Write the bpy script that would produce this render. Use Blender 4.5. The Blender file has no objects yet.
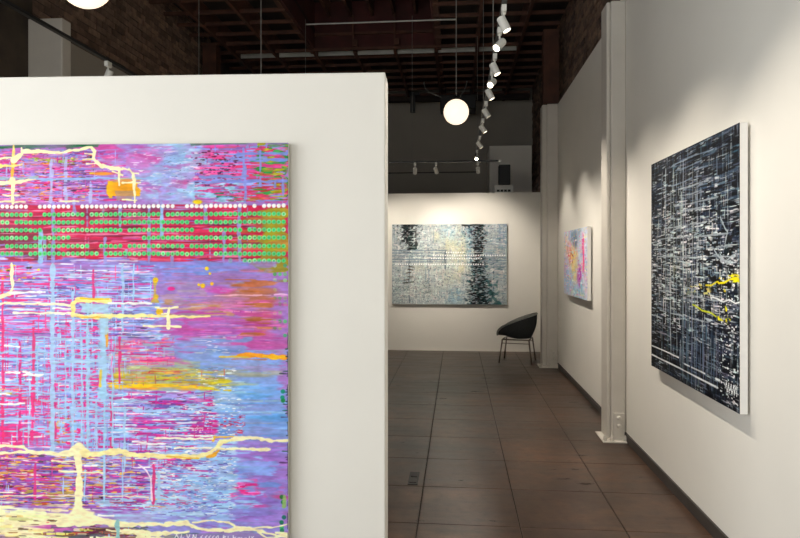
import bpy, math, random
import numpy as np
from mathutils import Vector, Matrix

SC = bpy.context.scene
COL = SC.collection
random.seed(7)
RNG = np.random.default_rng(11)

# ------------------------------------------------------------------ camera
F, CX, HORIZON = 624.0, 400.0, 258.0          # focal length (px), centre column, horizon row of the 800x538 frame
YAW = math.atan(57.0 / F)
CZ = 1.6
cam_data = bpy.data.cameras.new('camera')
cam_data.sensor_width = 36.0
cam_data.lens = 36.0 * F / 800.0
cam_data.shift_y = (HORIZON - 269.0) / 800.0
cam_data.clip_start = 0.05
cam = bpy.data.objects.new('camera', cam_data)
cam.location = (0, 0, CZ)
cam.rotation_euler = (math.pi / 2, 0, YAW)
COL.objects.link(cam)
SC.camera = cam

# ------------------------------------------------------------------ world, exposure
world = bpy.data.worlds.new('world')
SC.world = world
world.use_nodes = True
bgn = world.node_tree.nodes['Background']
bgn.inputs[0].default_value = (0.98, 0.99, 1.0, 1)
bgn.inputs[1].default_value = 5.7
SC.view_settings.view_transform = 'Standard'
SC.view_settings.look = 'None'
SC.view_settings.gamma = 1.0
SC.view_settings.use_curve_mapping = False
SC.view_settings.exposure = 0.0
SC.cycles.use_denoising = True
SC.cycles.max_bounces = 8
SC.cycles.diffuse_bounces = 5
SC.cycles.sample_clamp_indirect = 6.0

# room dimensions in metres
XW = 1.475          # right drywall plane
XL = -4.04          # left wall plane
YB = -3.6           # street facade behind the camera
YF = 10.8           # far display wall
YE = 13.4           # rear wall of the building
ZD = 3.86           # top of the drywall
ZC = 5.25           # roof deck
WIN = [(-2.3, -0.5)]                          # the shop window in the street wall, X range
SIDE = (-3.3, 1.9)                             # the corner window in the left wall, Y range
WZ0, WZ1 = 0.35, 3.6
def portal(loc, rot, w, h):                    # light portals in the window openings (guide the daylight)
    ld = bpy.data.lights.new('window_portal', 'AREA')
    ld.shape = 'RECTANGLE'; ld.size, ld.size_y = w, h
    ld.cycles.is_portal = True
    lo = bpy.data.objects.new('window_portal', ld)
    lo.location = loc; lo.rotation_euler = rot
    COL.objects.link(lo)
for a, b in WIN: portal(((a + b) / 2, YB - 0.02, (WZ0 + WZ1) / 2), (-math.pi / 2, 0, math.pi), b - a, WZ1 - WZ0)
portal((XL - 0.02, (SIDE[0] + SIDE[1]) / 2, (WZ0 + WZ1) / 2), (0, -math.pi / 2, 0), WZ1 - WZ0, SIDE[1] - SIDE[0])

# ------------------------------------------------------------------ pixel -> place
CY_, SY_ = math.cos(YAW), math.sin(YAW)
def ray(u, v):
    xc, zc = (u - CX) / F, (HORIZON - v) / F
    return Vector((xc * CY_ - SY_, CY_ + xc * SY_, zc))
CAM = Vector((0, 0, CZ))
def on_x(u, v, X): d = ray(u, v); return CAM + d * (X / d.x)
def on_y(u, v, Y): d = ray(u, v); return CAM + d * (Y / d.y)
def on_z(u, v, Z): d = ray(u, v); return CAM + d * ((Z - CZ) / d.z)
def at_d(u, v, D): return CAM + ray(u, v) * D

# ------------------------------------------------------------------ mesh helpers
class MB:
    def __init__(s): s.v, s.f = [], []
    def add(s, vs, fs):
        n = len(s.v); s.v += [tuple(p) for p in vs]; s.f += [tuple(i + n for i in f) for f in fs]; return s
    def box(s, x0, y0, z0, x1, y1, z1):
        return s.add([(x0, y0, z0), (x1, y0, z0), (x1, y1, z0), (x0, y1, z0), (x0, y0, z1), (x1, y0, z1), (x1, y1, z1), (x0, y1, z1)],
                     [(3, 2, 1, 0), (4, 5, 6, 7), (0, 1, 5, 4), (1, 2, 6, 5), (2, 3, 7, 6), (3, 0, 4, 7)])
    def tube(s, pts, r, n=8, caps=True):
        pts = [Vector(p) for p in pts]; rs = r if isinstance(r, (list, tuple)) else [r] * len(pts)
        vs, fs = [], []
        t = (pts[1] - pts[0]).normalized()
        ref = Vector((0, 0, 1)) if abs(t.z) < 0.9 else Vector((1, 0, 0))
        a = t.cross(ref).normalized()
        for i, p in enumerate(pts):
            if i == 0: t = pts[1] - p
            elif i == len(pts) - 1: t = p - pts[i - 1]
            else: t = pts[i + 1] - pts[i - 1]
            t = t.normalized(); a = (a - t * a.dot(t)).normalized(); b = t.cross(a)
            for k in range(n):
                w = 2 * math.pi * k / n
                vs.append(p + (a * math.cos(w) + b * math.sin(w)) * rs[i])
        for i in range(len(pts) - 1):
            for k in range(n):
                fs.append((i * n + k, i * n + (k + 1) % n, (i + 1) * n + (k + 1) % n, (i + 1) * n + k))
        if caps:
            fs.append(tuple(reversed(range(n)))); fs.append(tuple((len(pts) - 1) * n + k for k in range(n)))
        return s.add(vs, fs)
    def lathe(s, prof, n=24, M=None):
        vs, fs = [], []
        for r, z in prof:
            for k in range(n):
                w = 2 * math.pi * k / n
                p = Vector((r * math.cos(w), r * math.sin(w), z))
                vs.append(M @ p if M else p)
        m = len(prof)
        for i in range(m - 1):
            for k in range(n):
                fs.append((i * n + k, i * n + (k + 1) % n, (i + 1) * n + (k + 1) % n, (i + 1) * n + k))
        fs.append(tuple(reversed(range(n)))); fs.append(tuple((m - 1) * n + k for k in range(n)))
        return s.add(vs, fs)
    def mesh(s, name, smooth=False):
        me = bpy.data.meshes.new(name); me.from_pydata(s.v, [], s.f); me.update()
        if smooth: me.polygons.foreach_set('use_smooth', [True] * len(me.polygons))
        return me
    def build(s, name, mat, parent=None, smooth=False, bevel=0.0):
        return link(name, s.mesh(name, smooth), mat, parent, bevel)

def link(name, me, mat=None, parent=None, bevel=0.0):
    o = bpy.data.objects.new(name, me)
    COL.objects.link(o)
    if mat is not None and len(me.materials) == 0: me.materials.append(mat)
    if parent is not None:
        o.parent = parent
        o.matrix_parent_inverse = parent.matrix_world.inverted() if False else Matrix.Identity(4)
    if bevel:
        b = o.modifiers.new('bevel', 'BEVEL'); b.width = bevel; b.segments = 2; b.limit_method = 'ANGLE'
    return o
def tag(o, label, cat, group=None):
    o['label'] = label; o['category'] = cat
    if group: o['group'] = group
    return o
def struct(o, label=None):
    o['kind'] = 'structure'
    if label: o['label'] = label
    return o
def empty(name, loc=(0, 0, 0), rz=0.0):
    o = bpy.data.objects.new(name, None); o.empty_display_size = 0.1
    o.location = loc; o.rotation_euler = (0, 0, rz); COL.objects.link(o); return o

# ------------------------------------------------------------------ materials
def s2l(c):
    return tuple(((x / 255) / 12.92 if x / 255 <= 0.04045 else ((x / 255 + 0.055) / 1.055) ** 2.4) for x in c)
def nmat(name):
    m = bpy.data.materials.new(name); m.use_nodes = True
    nt = m.node_tree; return m, nt, nt.nodes['Principled BSDF']
def tex_coords(nt, scale=(1, 1, 1), kind='Object'):
    tc = nt.nodes.new('ShaderNodeTexCoord'); mp = nt.nodes.new('ShaderNodeMapping')
    mp.inputs['Scale'].default_value = scale
    nt.links.new(tc.outputs[kind], mp.inputs['Vector']); return mp.outputs['Vector']
def noise(nt, vec, scale, detail=4, rough=0.55):
    n = nt.nodes.new('ShaderNodeTexNoise'); n.inputs['Scale'].default_value = scale
    n.inputs['Detail'].default_value = detail; n.inputs['Roughness'].default_value = rough
    nt.links.new(vec, n.inputs['Vector']); return n.outputs['Fac']
def ramp(nt, fac, stops):
    r = nt.nodes.new('ShaderNodeValToRGB'); e = r.color_ramp.elements
    while len(e) < len(stops): e.new(0.5)
    for el, (p, c) in zip(e, stops): el.position = p; el.color = (*c, 1)
    nt.links.new(fac, r.inputs['Fac']); return r.outputs['Color']
def mixc(nt, fac, a, b, mode='MIX'):
    m = nt.nodes.new('ShaderNodeMix'); m.data_type = 'RGBA'; m.blend_type = mode
    for val, sock in ((fac, m.inputs[0]), (a, m.inputs[6]), (b, m.inputs[7])):
        if hasattr(val, 'is_linked'): nt.links.new(val, sock)
        else: sock.default_value = val if not isinstance(val, tuple) else (*val[:3], 1)
    return m.outputs[2]
def bump(nt, bs, h, strength=0.2, dist=0.01):
    b = nt.nodes.new('ShaderNodeBump'); b.inputs['Strength'].default_value = strength; b.inputs['Distance'].default_value = dist
    nt.links.new(h, b.inputs['Height']); nt.links.new(b.outputs['Normal'], bs.inputs['Normal'])
def plain(name, rgb, rough=0.5, metal=0.0, var=0.08, scale=8.0, bmp=0.0):
    m, nt, bs = nmat(name)
    v = tex_coords(nt); c = s2l(rgb)
    n = noise(nt, v, scale)
    lo = tuple(x * (1 - var) for x in c); hi = tuple(min(1, x * (1 + var)) for x in c)
    nt.links.new(ramp(nt, n, [(0.3, lo), (0.7, hi)]), bs.inputs['Base Color'])
    bs.inputs['Roughness'].default_value = rough; bs.inputs['Metallic'].default_value = metal
    if bmp: bump(nt, bs, noise(nt, v, scale * 6, 3), bmp, 0.004)
    return m
def emit(name, rgb, strength):
    m, nt, bs = nmat(name)
    c = s2l(rgb)
    bs.inputs['Base Color'].default_value = (*c, 1)
    bs.inputs['Emission Color'].default_value = (*c, 1); bs.inputs['Emission Strength'].default_value = strength
    bs.inputs['Roughness'].default_value = 0.35
    return m

M = {}
M['wall'] = plain('white_drywall_paint', (234, 230, 221), 0.75, var=0.025, scale=1.3, bmp=0.06)
M['column'] = plain('white_column_paint', (206, 200, 190), 0.55, var=0.05, scale=3, bmp=0.08)
M['loft'] = plain('grey_loft_paint_dim_drywall', (160, 154, 144), 0.8, var=0.05, scale=1.2)
M['base'] = plain('dark_rubber_base', (62, 56, 52), 0.6, var=0.25, scale=6)
M['wood'] = plain('aged_red_timber', (76, 44, 30), 0.75, var=0.35, scale=5)
M['deck'] = plain('dark_roof_boards', (36, 25, 21), 0.85, var=0.4, scale=3)
M['red'] = plain('red_painted_boards', (66, 24, 21), 0.8, var=0.35, scale=3)
M['grey_board'] = plain('grey_painted_board', (170, 172, 165), 0.7, var=0.2, scale=4)
M['pipe'] = plain('galvanised_pipe', (150, 148, 142), 0.4, 0.6, var=0.1)
M['black'] = plain('black_metal', (13, 13, 14), 0.45, 0.0, var=0.15)
M['cord'] = plain('pale_cord', (150, 146, 140), 0.6, var=0.1)
M['white_metal'] = plain('white_enamel_metal', (225, 223, 216), 0.35, var=0.03)
M['steel'] = plain('brushed_chair_steel', (132, 122, 112), 0.3, 0.8, var=0.1)
M['shell'] = plain('charcoal_felt_shell', (58, 60, 61), 0.75, var=0.12, scale=30, bmp=0.1)
M['seat'] = plain('grey_seat_felt', (168, 170, 165), 0.8, var=0.1, scale=30, bmp=0.1)
M['canvas_side'] = plain('white_canvas_side', (240, 238, 233), 0.7, var=0.02, scale=40)
M['linen_side'] = plain('primed_canvas_side', (196, 196, 186), 0.7, var=0.05, scale=40)
M['grey_side'] = plain('grey_canvas_side', (120, 120, 116), 0.7, var=0.1, scale=40)
M['frame'] = plain('window_frame_paint', (60, 60, 58), 0.5)
M['plate'] = plain('floor_plate_metal', (44, 43, 43), 0.5, 0.3, var=0.3, scale=40)
M['globe'] = emit('opal_globe_glass', (255, 232, 204), 1.35)
M['lens'] = emit('lit_lens', (255, 240, 214), 9.0)
M['lens_off'] = emit('dim_lens', (255, 240, 214), 0.9)

def floor_material():
    m, nt, bs = nmat('stained_concrete')
    v = tex_coords(nt, (1, 1, 1), 'Object')
    geo = nt.nodes.new('ShaderNodeNewGeometry')
    mp = nt.nodes.new('ShaderNodeMapping'); nt.links.new(geo.outputs['Position'], mp.inputs['Vector'])
    mp2 = nt.nodes.new('ShaderNodeMapping'); mp2.inputs['Scale'].default_value = (0.6, 3.2, 1); nt.links.new(geo.outputs['Position'], mp2.inputs['Vector'])
    big = noise(nt, mp.outputs['Vector'], 1.1, 5, 0.6)
    streak = noise(nt, mp2.outputs['Vector'], 3.0, 6, 0.65)
    fine = noise(nt, mp.outputs['Vector'], 13, 7, 0.75)
    c1 = ramp(nt, big, [(0.30, s2l((60, 47, 40))), (0.52, s2l((86, 65, 52))), (0.72, s2l((114, 83, 62)))])
    c2 = ramp(nt, streak, [(0.30, (0.38, 0.36, 0.35)), (0.46, (0.82, 0.81, 0.80)), (0.60, (1.0, 1.0, 1.0)), (0.74, (1.5, 1.46, 1.4))])
    c = mixc(nt, 0.95, c1, c2, 'MULTIPLY')
    sp = ramp(nt, fine, [(0.32, (0.55, 0.54, 0.53)), (0.5, (1, 1, 1)), (0.62, (1.15, 1.13, 1.08)), (0.72, (2.0, 1.95, 1.85))])
    c = mixc(nt, 0.9, c, sp, 'MULTIPLY')
    blot = noise(nt, mp2.outputs['Vector'], 1.4, 6, 0.7)
    c = mixc(nt, 0.8, c, ramp(nt, blot, [(0.36, (0.55, 0.53, 0.52)), (0.48, (1, 1, 1))]), 'MULTIPLY')
    oi = nt.nodes.new('ShaderNodeObjectInfo')
    rr = ramp(nt, oi.outputs['Random'], [(0.0, (0.93, 0.93, 0.93)), (1.0, (1.06, 1.05, 1.05))])
    c = mixc(nt, 1.0, c, rr, 'MULTIPLY')
    nt.links.new(c, bs.inputs['Base Color'])
    mr = nt.nodes.new('ShaderNodeMapRange'); mr.inputs['To Min'].default_value = 0.16; mr.inputs['To Max'].default_value = 0.50
    nt.links.new(streak, mr.inputs['Value']); nt.links.new(mr.outputs[0], bs.inputs['Roughness'])
    bs.inputs['Specular IOR Level'].default_value = 0.42
    bump(nt, bs, fine, 0.22, 0.004)
    return m
M['floor'] = floor_material()
M['joint'] = plain('dark_floor_joint', (40, 32, 28), 0.8)

def brick_material():
    m, nt, bs = nmat('old_dark_brick')
    geo = nt.nodes.new('ShaderNodeNewGeometry')
    rnd = nt.nodes.new('ShaderNodeNewGeometry').outputs['Random Per Island']
    c1 = ramp(nt, rnd, [(0.0, s2l((90, 72, 62))), (0.4, s2l((120, 97, 82))), (0.75, s2l((142, 114, 96))), (1.0, s2l((78, 63, 56)))])
    n = noise(nt, geo.outputs['Position'], 14, 5, 0.65)
    c2 = ramp(nt, n, [(0.3, (0.55, 0.55, 0.55)), (0.7, (1.15, 1.12, 1.08))])
    nt.links.new(mixc(nt, 1.0, c1, c2, 'MULTIPLY'), bs.inputs['Base Color'])
    bs.inputs['Roughness'].default_value = 0.9
    bump(nt, bs, n, 0.4, 0.01)
    return m
M['brick'] = brick_material()
M['mortar'] = plain('dark_mortar', (52, 44, 40), 0.95, var=0.3, scale=10, bmp=0.3)  # dark brown mottled mortar
M['old_plaster'] = plain('dark_mottled_plaster', (66, 56, 46), 0.9, var=0.5, scale=2.2, bmp=0.2)

# ------------------------------------------------------------------ floor: slab with one object per slab tile
slab = MB().box(XL - 0.15, YB - 0.2, -0.2, XW + 0.3, YE + 0.2, -0.006).build('floor', M['joint'])
struct(slab, 'brown stained concrete floor scored into squares')
T = 0.61
xs = [XL] + [x for x in (-0.235 + T * k for k in range(-6, 3)) if XL + 0.03 < x < XW - 0.03] + [XW + 0.12]
ys = [YB] + [y for y in (3.76 + T * k for k in range(-13, 12)) if YB + 0.03 < y < YF - 0.03] + [YF]
tile_cache = {}
for i in range(len(xs) - 1):
    for j in range(len(ys) - 1):
        w, d = round(xs[i + 1] - xs[i], 3), round(ys[j + 1] - ys[j], 3)
        if (w, d) not in tile_cache:
            gx, gy, b = 0.0036, 0.0020, 0.002
            x0, y0, x1, y1 = gx, gy, w - gx, d - gy
            mb = MB().add([(x0, y0, -0.008), (x1, y0, -0.008), (x1, y1, -0.008), (x0, y1, -0.008),
                           (x0, y0, -0.002), (x1, y0, -0.002), (x1, y1, -0.002), (x0, y1, -0.002),
                           (x0 + b, y0 + b, 0), (x1 - b, y0 + b, 0), (x1 - b, y1 - b, 0), (x0 + b, y1 - b, 0)],
                          [(0, 1, 5, 4), (1, 2, 6, 5), (2, 3, 7, 6), (3, 0, 4, 7), (4, 5, 9, 8), (5, 6, 10, 9), (6, 7, 11, 10), (7, 4, 8, 11), (8, 9, 10, 11)])
            me = mb.mesh('tile'); me.materials.append(M['floor']); tile_cache[(w, d)] = me
        o = bpy.data.objects.new('tile', tile_cache[(w, d)]); o.location = (xs[i], ys[j], 0)
        o.parent = slab; COL.objects.link(o)

# ------------------------------------------------------------------ walls
YC1, YC2 = 5.62, 9.3       # front faces of the near and far columns on both sides
wr = MB().box(XW, YB, 0.07, XW + 0.12, YC1 + 0.2, 4.7).box(XW, YC1 + 0.2, 0.07, XW + 0.12, YF + 0.2, ZD) \
    .build('wall_right', M['wall'])
struct(wr, 'long white drywall wall hung with paintings')
MB().box(XW + 0.121, YB, 0, XW + 0.25, YE, 5.6).build('brick_backing', M['mortar'], wr)
def bricks(name, parent, X, sx, y0, y1, z0, z1):
    mb = MB(); L, H, g = 0.205, 0.062, 0.012
    row = 0; z = z0
    while z < z1:
        y = y0 - (0.11 if row % 2 else 0) ; short = row % 6 == 5
        while y < y1:
            l = (0.1 if short else L) * random.uniform(0.94, 1.03)
            p = random.uniform(0.004, 0.022)
            a, b = (X - p, X + 0.02) if sx < 0 else (X - 0.02, X + p)
            dz = random.uniform(-0.003, 0.003)
            mb.box(a, max(y, y0), z + dz, b, min(y + l, y1), z + H + dz)
            y += l + g
        z += H + g; row += 1
    o = mb.build(name, M['brick'], parent); o['kind'] = 'stuff'; return o
bricks('brick_courses', wr, XW + 0.121, -1, YC1 + 0.2, YE, ZD - 0.02, 5.3)
bricks('brick_courses', wr, XW + 0.121, -1, YF + 0.2, YE, 2.5, ZD - 0.02)
br = MB().box(XW - 0.014, YB, 0, XW, YC1, 0.075).box(XW - 0.014, YC1 + 0.3, 0, XW, YC2, 0.06).build('baseboard_right', M['base'])
struct(br, 'dark rubber base strip along the white wall')
MB().box(XW, YB, 0, XW + 0.12, YF, 0.07).build('base_backing', M['base'], br)

wl = MB().box(XL - 0.12, YB, 0, XL, SIDE[0], 5.6).box(XL - 0.12, SIDE[1], 0, XL, YC1, 5.6) \
    .box(XL - 0.12, SIDE[0], 0, XL, SIDE[1], WZ0).box(XL - 0.12, SIDE[0], WZ1, XL, SIDE[1], 5.6).build('wall_left', M['old_plaster'])
struct(wl, 'dark side wall of old plaster and brick')
MB().box(XL - 0.12, YC1, 0, XL, YE, ZD).build('drywall_panel', M['loft'], wl)  # loft grey instead of white: the dimmer light here is put into the colour
MB().box(XL - 0.2, YC1, ZD, XL - 0.03, YE, 5.6).build('brick_backing', M['mortar'], wl)
bricks('brick_courses', wl, XL - 0.03, 1, YC1, 10.0, ZD + 0.02, 5.3)

wf = MB().box(XL, YF, 0, XW, YF + 0.14, 2.72).build('wall_far', M['wall'])
struct(wf, 'low white display wall at the end of the room')
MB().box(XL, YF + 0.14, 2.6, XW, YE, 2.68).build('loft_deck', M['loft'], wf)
MB().box(XL, YF - 0.012, 0, XW - 0.3, YF, 0.02).build('floor_strip', M['wall'], wf)
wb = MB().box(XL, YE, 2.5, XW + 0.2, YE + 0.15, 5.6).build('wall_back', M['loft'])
struct(wb, 'grey wall behind the loft')
MB().box(XL, YE - 0.05, 3.42, 0.42, YE, 3.44).build('ledge', M['base'], wb)
p0 = on_y(489.5, 146, 12.4)
lb = MB().box(p0.x, 12.4, 2.68, XW - 0.02, YE, p0.z).build('wall_loft', M['wall'])
struct(lb, 'boxed grey wall section on the loft beside the brick')

# street facade behind the camera with a shop window
wfr = MB()
edges = [XL] + [e for w in WIN for e in w] + [XW]
for a, b in zip(edges[0::2], edges[1::2]): wfr.box(a, YB - 0.2, 0, b, YB, 5.6)
for a, b in WIN: wfr.box(a, YB - 0.2, 0, b, YB, WZ0); wfr.box(a, YB - 0.2, WZ1, b, YB, 5.6)
struct(wfr.build('wall_front', M['wall']), 'street wall with a shop window')
glass, nt, bs = nmat('window_glass')
for n in list(nt.nodes):
    if n.type == 'BSDF_PRINCIPLED': nt.nodes.remove(n)
tr = nt.nodes.new('ShaderNodeBsdfTransparent'); tr.inputs[0].default_value = (0.95, 0.97, 0.96, 1)
nt.links.new(tr.outputs[0], nt.nodes['Material Output'].inputs[0])
for k, (a, b) in enumerate(WIN):
    fr = MB(); t = 0.05
    fr.box(a, YB - 0.14, WZ0, a + t, YB - 0.06, WZ1).box(b - t, YB - 0.14, WZ0, b, YB - 0.06, WZ1)
    fr.box(a + t, YB - 0.14, WZ0, b - t, YB - 0.06, WZ0 + t).box(a + t, YB - 0.14, WZ1 - t, b - t, YB - 0.06, WZ1)
    wo = struct(fr.build('window_%d' % (k + 1), M['frame']), 'shop window with a dark frame')
    mid = (a + b) / 2
    MB().box(mid - 0.025, YB - 0.13, WZ0 + t, mid + 0.025, YB - 0.07, WZ1 - t).build('mullion', M['frame'], wo)
    for x0, x1 in ((a + t, mid - 0.025), (mid + 0.025, b - t)):
        MB().add([(x0, YB - 0.1, WZ0 + t), (x1, YB - 0.1, WZ0 + t), (x1, YB - 0.1, WZ1 - t), (x0, YB - 0.1, WZ1 - t)], [(0, 1, 2, 3)]).build('pane', glass, wo)

fr = MB(); t = 0.05; a, b = SIDE
fr.box(XL - 0.1, a, WZ0, XL - 0.03, a + t, WZ1).box(XL - 0.1, b - t, WZ0, XL - 0.03, b, WZ1)
fr.box(XL - 0.1, a + t, WZ0, XL - 0.03, b - t, WZ0 + t).box(XL - 0.1, a + t, WZ1 - t, XL - 0.03, b - t, WZ1)
wo = struct(fr.build('window_2', M['frame']), 'corner shop window with a dark frame')
for k in range(3):
    y0 = a + t + (b - a - 2 * t) * k / 3; y1 = a + t + (b - a - 2 * t) * (k + 1) / 3
    if k: MB().box(XL - 0.09, y0 - 0.02, WZ0 + t, XL - 0.04, y0 + 0.02, WZ1 - t).build('mullion', M['frame'], wo)
    MB().add([(XL - 0.065, y0 + 0.02, WZ0 + t), (XL - 0.065, y1 - 0.02, WZ0 + t), (XL - 0.065, y1 - 0.02, WZ1 - t), (XL - 0.065, y0 + 0.02, WZ1 - t)], [(0, 1, 2, 3)]).build('pane', glass, wo)

# ------------------------------------------------------------------ roof: deck, joists, battens, raised bay
WX0, WX1, WY0, WY1, WTOP = -2.3, -0.36, 4.2, 9.97, 5.75
ce = MB()
ce.box(XL - 0.2, YB - 0.2, ZC, WX0, YE + 0.15, ZC + 0.05).box(WX1, YB - 0.2, ZC, XW + 0.25, YE + 0.15, ZC + 0.05)
ce.box(WX0, YB - 0.2, ZC, WX1, WY0, ZC + 0.05).box(WX0, WY1 + 0.03, ZC, WX1, YE + 0.15, ZC + 0.05)
ceil = struct(ce.build('ceiling', M['deck']), 'dark timber roof with exposed joists')
MB().box(WX0, WY0, WTOP, WX1, WY1, WTOP + 0.05).build('raised_deck', M['deck'], ceil)
MB().box(WX0, WY1, 5.0, WX1, WY1 + 0.03, WTOP).build('bay_panel', M['red'], ceil)
MB().box(WX0 - 0.03, WY0, 5.0, WX0, WY1, WTOP).build('bay_panel', M['red'], ceil)
MB().box(WX1, WY0, 5.0, WX1 + 0.03, WY1, WTOP).build('bay_panel', M['red'], ceil)
MB().box(WX0, WY0 - 0.03, 5.0, WX1, WY0, WTOP).build('bay_panel', M['red'], ceil)
def child_box(name, b, mat, parent): return MB().box(*b).build(name, mat, parent)
x = -0.338 - 0.66 * 5
jx = []
while x < XW:
    jx.append(x)
    wide = 0.045
    if WX0 - 0.05 < x < WX1 + 0.05:
        child_box('joist', (x - 0.022, WY1 + 0.03, 4.93, x + 0.022, YE, ZC), M['wood'], ceil)
        child_box('joist', (x - 0.022, YB, 5.0, x + 0.022, WY0 - 0.03, ZC), M['wood'], ceil)
    else:
        child_box('joist', (x - wide / 2, YB, 4.93, x + wide / 2, YE, ZC), M['wood'], ceil)
    x += 0.66
for xx in (WX0 - 0.07, WX1 + 0.07):
    child_box('joist', (xx - 0.035, YB, 4.98, xx + 0.035, YE, ZC), M['wood'], ceil)
k = 0
x = WX0 + 0.24
while x < WX1 - 0.1:
    child_box('rafter', (x - 0.022, WY0, 5.5, x + 0.022, WY1, WTOP), M['wood'], ceil); x += 0.35
y = WY1 - 0.0
for i in range(-7, 9):
    y = 9.97 + 0.415 * i
    if y > YE: break
    for a, b in ((XL, WX0 - 0.03), (WX1 + 0.03, XW)) if y < WY1 - 0.05 else ((XL, XW),):
        child_box('batten', (a, y - 0.02, 4.955, b, y + 0.02, 4.9995), M['wood'], ceil)
for a, b in zip(jx[:-1], jx[1:]):
    if True:
        child_box('blocking_board', (a + 0.03, 10.165, 4.945, b - 0.03, 10.185, 5.04), M['grey_board'], ceil)
for u in (353, 394.5):
    p = on_y(u, 44, WY1 - 0.06)
    child_box('hanger', (p.x - 0.012, p.y - 0.012, 5.0, p.x + 0.012, p.y + 0.012, 5.5), M['wood'], ceil)
    child_box('hanger_block', (p.x + 0.012, p.y - 0.03, 5.0, p.x + 0.075, p.y + 0.02, 5.1), M['wood'], ceil)
p = on_y(365, 33, WY1 - 0.03)
child_box('bay_rail', (WX0, WY1 - 0.04, p.z - 0.02, WX1, WY1 - 0.002, p.z + 0.02), M['wood'], ceil)
# timber tie beams near the rear wall, and dark beam over the far columns
child_box('tie_beam', (XL, 12.9, 4.86, XW, 13.05, 4.99), M['deck'], ceil)
cond = MB(); a = on_z(305, 22.5, 4.93); b = on_z(456, 19, 4.93)
tag(cond.tube([(a.x, 8.75, 4.935), (b.x, 8.75, 4.935)], 0.013).build('conduit', M['pipe']), 'thin grey conduit pipe under the dark roof joists', 'pipe')

# ------------------------------------------------------------------ free-standing display wall with the large painting
PR = at_d(385.3, 72, 2.818); PL = at_d(0, 77, 2.896)
pdir = Vector((PL.x - PR.x, PL.y - PR.y, 0)).normalized()
pang = math.atan2(-pdir.y, -pdir.x)
PH = 2.44
# local x runs left (away from the free end at 0), front face at local y=0 looking to -y
part = MB().box(-3.15, 0, 0, 0, 0.19, PH).build('wall_partition', M['wall'], bevel=0.006)
part.location = (PR.x, PR.y, 0); part.rotation_euler = (0, 0, pang)
struct(part, 'free-standing white display wall carrying the large bright painting')
bpy.context.view_layer.update()

# ------------------------------------------------------------------ columns
def column(side, yf, label, w=0.165, fl=0.035, depth=0.22):
    X = XW if side > 0 else XL
    s = -1 if side > 0 else 1
    root = empty('column', (X, yf, 0))
    def bx(a, b): return (min(s * a, s * b), max(s * a, s * b))
    def part_(name, a, b, y0, y1, z0, z1, mat, bev=0.006):
        x0, x1 = bx(a, b); return MB().box(x0, y0, z0, x1, y1, z1).build(name, mat, root, bevel=bev)
    part_('shaft', 0.001, w - fl, 0, depth, 0.012, ZD, M['column'], 0.012)
    if fl: part_('flange', w - fl + 0.0005, w, 0.007, depth, 0.012, ZD - 0.01, M['column'], 0.012)
    part_('base_plate', 0.001, w + 0.05, -0.09, depth + 0.02, 0.0005, 0.012, M['column'], 0.003)
    bp = part_('bolt_plate', 0.022, 0.112, -0.026, -0.0005, 0.013, 0.245, M['column'], 0.003)
    for zz in (0.205, 0.135):
        m = MB(); x0 = s * 0.068
        m.lathe([(0.019, 0), (0.019, 0.010), (0.012, 0.022)], 12, Matrix.Translation((x0, -0.0265, zz)) @ Matrix.Rotation(math.pi / 2, 4, 'X'))
        m.build('bolt', M['column'], bp)
    for xx in (0.02, 0.13, w + 0.025):
        MB().lathe([(0.018, 0), (0.018, 0.024), (0.011, 0.045)], 8, Matrix.Translation((s * xx, -0.045, 0.0125))).build('anchor_nut', M['column'], root)
    tag(root, label, 'column')
column(1, YC1, 'white steel column bolted to the floor beside the dark navy painting')
column(1, YC2, 'white steel column behind the grey chair', 0.23, 0.07)
column(-1, 5.55, 'white column standing against the dark mottled old plaster wall', 0.345, 0.0, 0.14)
def post(X, y, label):
    o = MB().box(X - 0.11, y, ZD, X + 0.11, y + 0.2, 4.954).build('timber_post', M['wood']); tag(o, label, 'post')
post(XW - 0.10, YC2, 'brown timber post on top of a white column beside the brick')
post(XL + 0.16, 9.5, 'dark timber post at the end of the old brick wall')
MB().box(XL, 9.5, 0, XL + 0.3, 9.7, ZD).build('drywall_pier', M['column'], wl)

# ------------------------------------------------------------------ painted canvases: a small paint engine (colour + paint thickness per vertex)
def fbm(h, w, sy, sx, octs=4, seed=0, raw=False):
    r = np.random.default_rng(seed); out = np.zeros((h, w)); amp, tot = 1.0, 0.0
    for o in range(octs):
        gy, gx = max(2, int(h / sy * 2 ** o) + 2), max(2, int(w / sx * 2 ** o) + 2)
        g = r.random((gy, gx))
        yy = np.linspace(0, gy - 1.001, h); xx = np.linspace(0, gx - 1.001, w)
        iy, ix = yy.astype(int), xx.astype(int); fy, fx = (yy - iy)[:, None], (xx - ix)[None, :]
        fy = fy * fy * (3 - 2 * fy); fx = fx * fx * (3 - 2 * fx)
        v = g[iy][:, ix] * (1 - fy) * (1 - fx) + g[iy + 1][:, ix] * fy * (1 - fx) + g[iy][:, ix + 1] * (1 - fy) * fx + g[iy + 1][:, ix + 1] * fy * fx
        out += amp * v; tot += amp; amp *= 0.55
    out /= tot
    if raw: return out
    return np.clip((out - 0.5) * 2.2 + 0.5, 0, 1)

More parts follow.
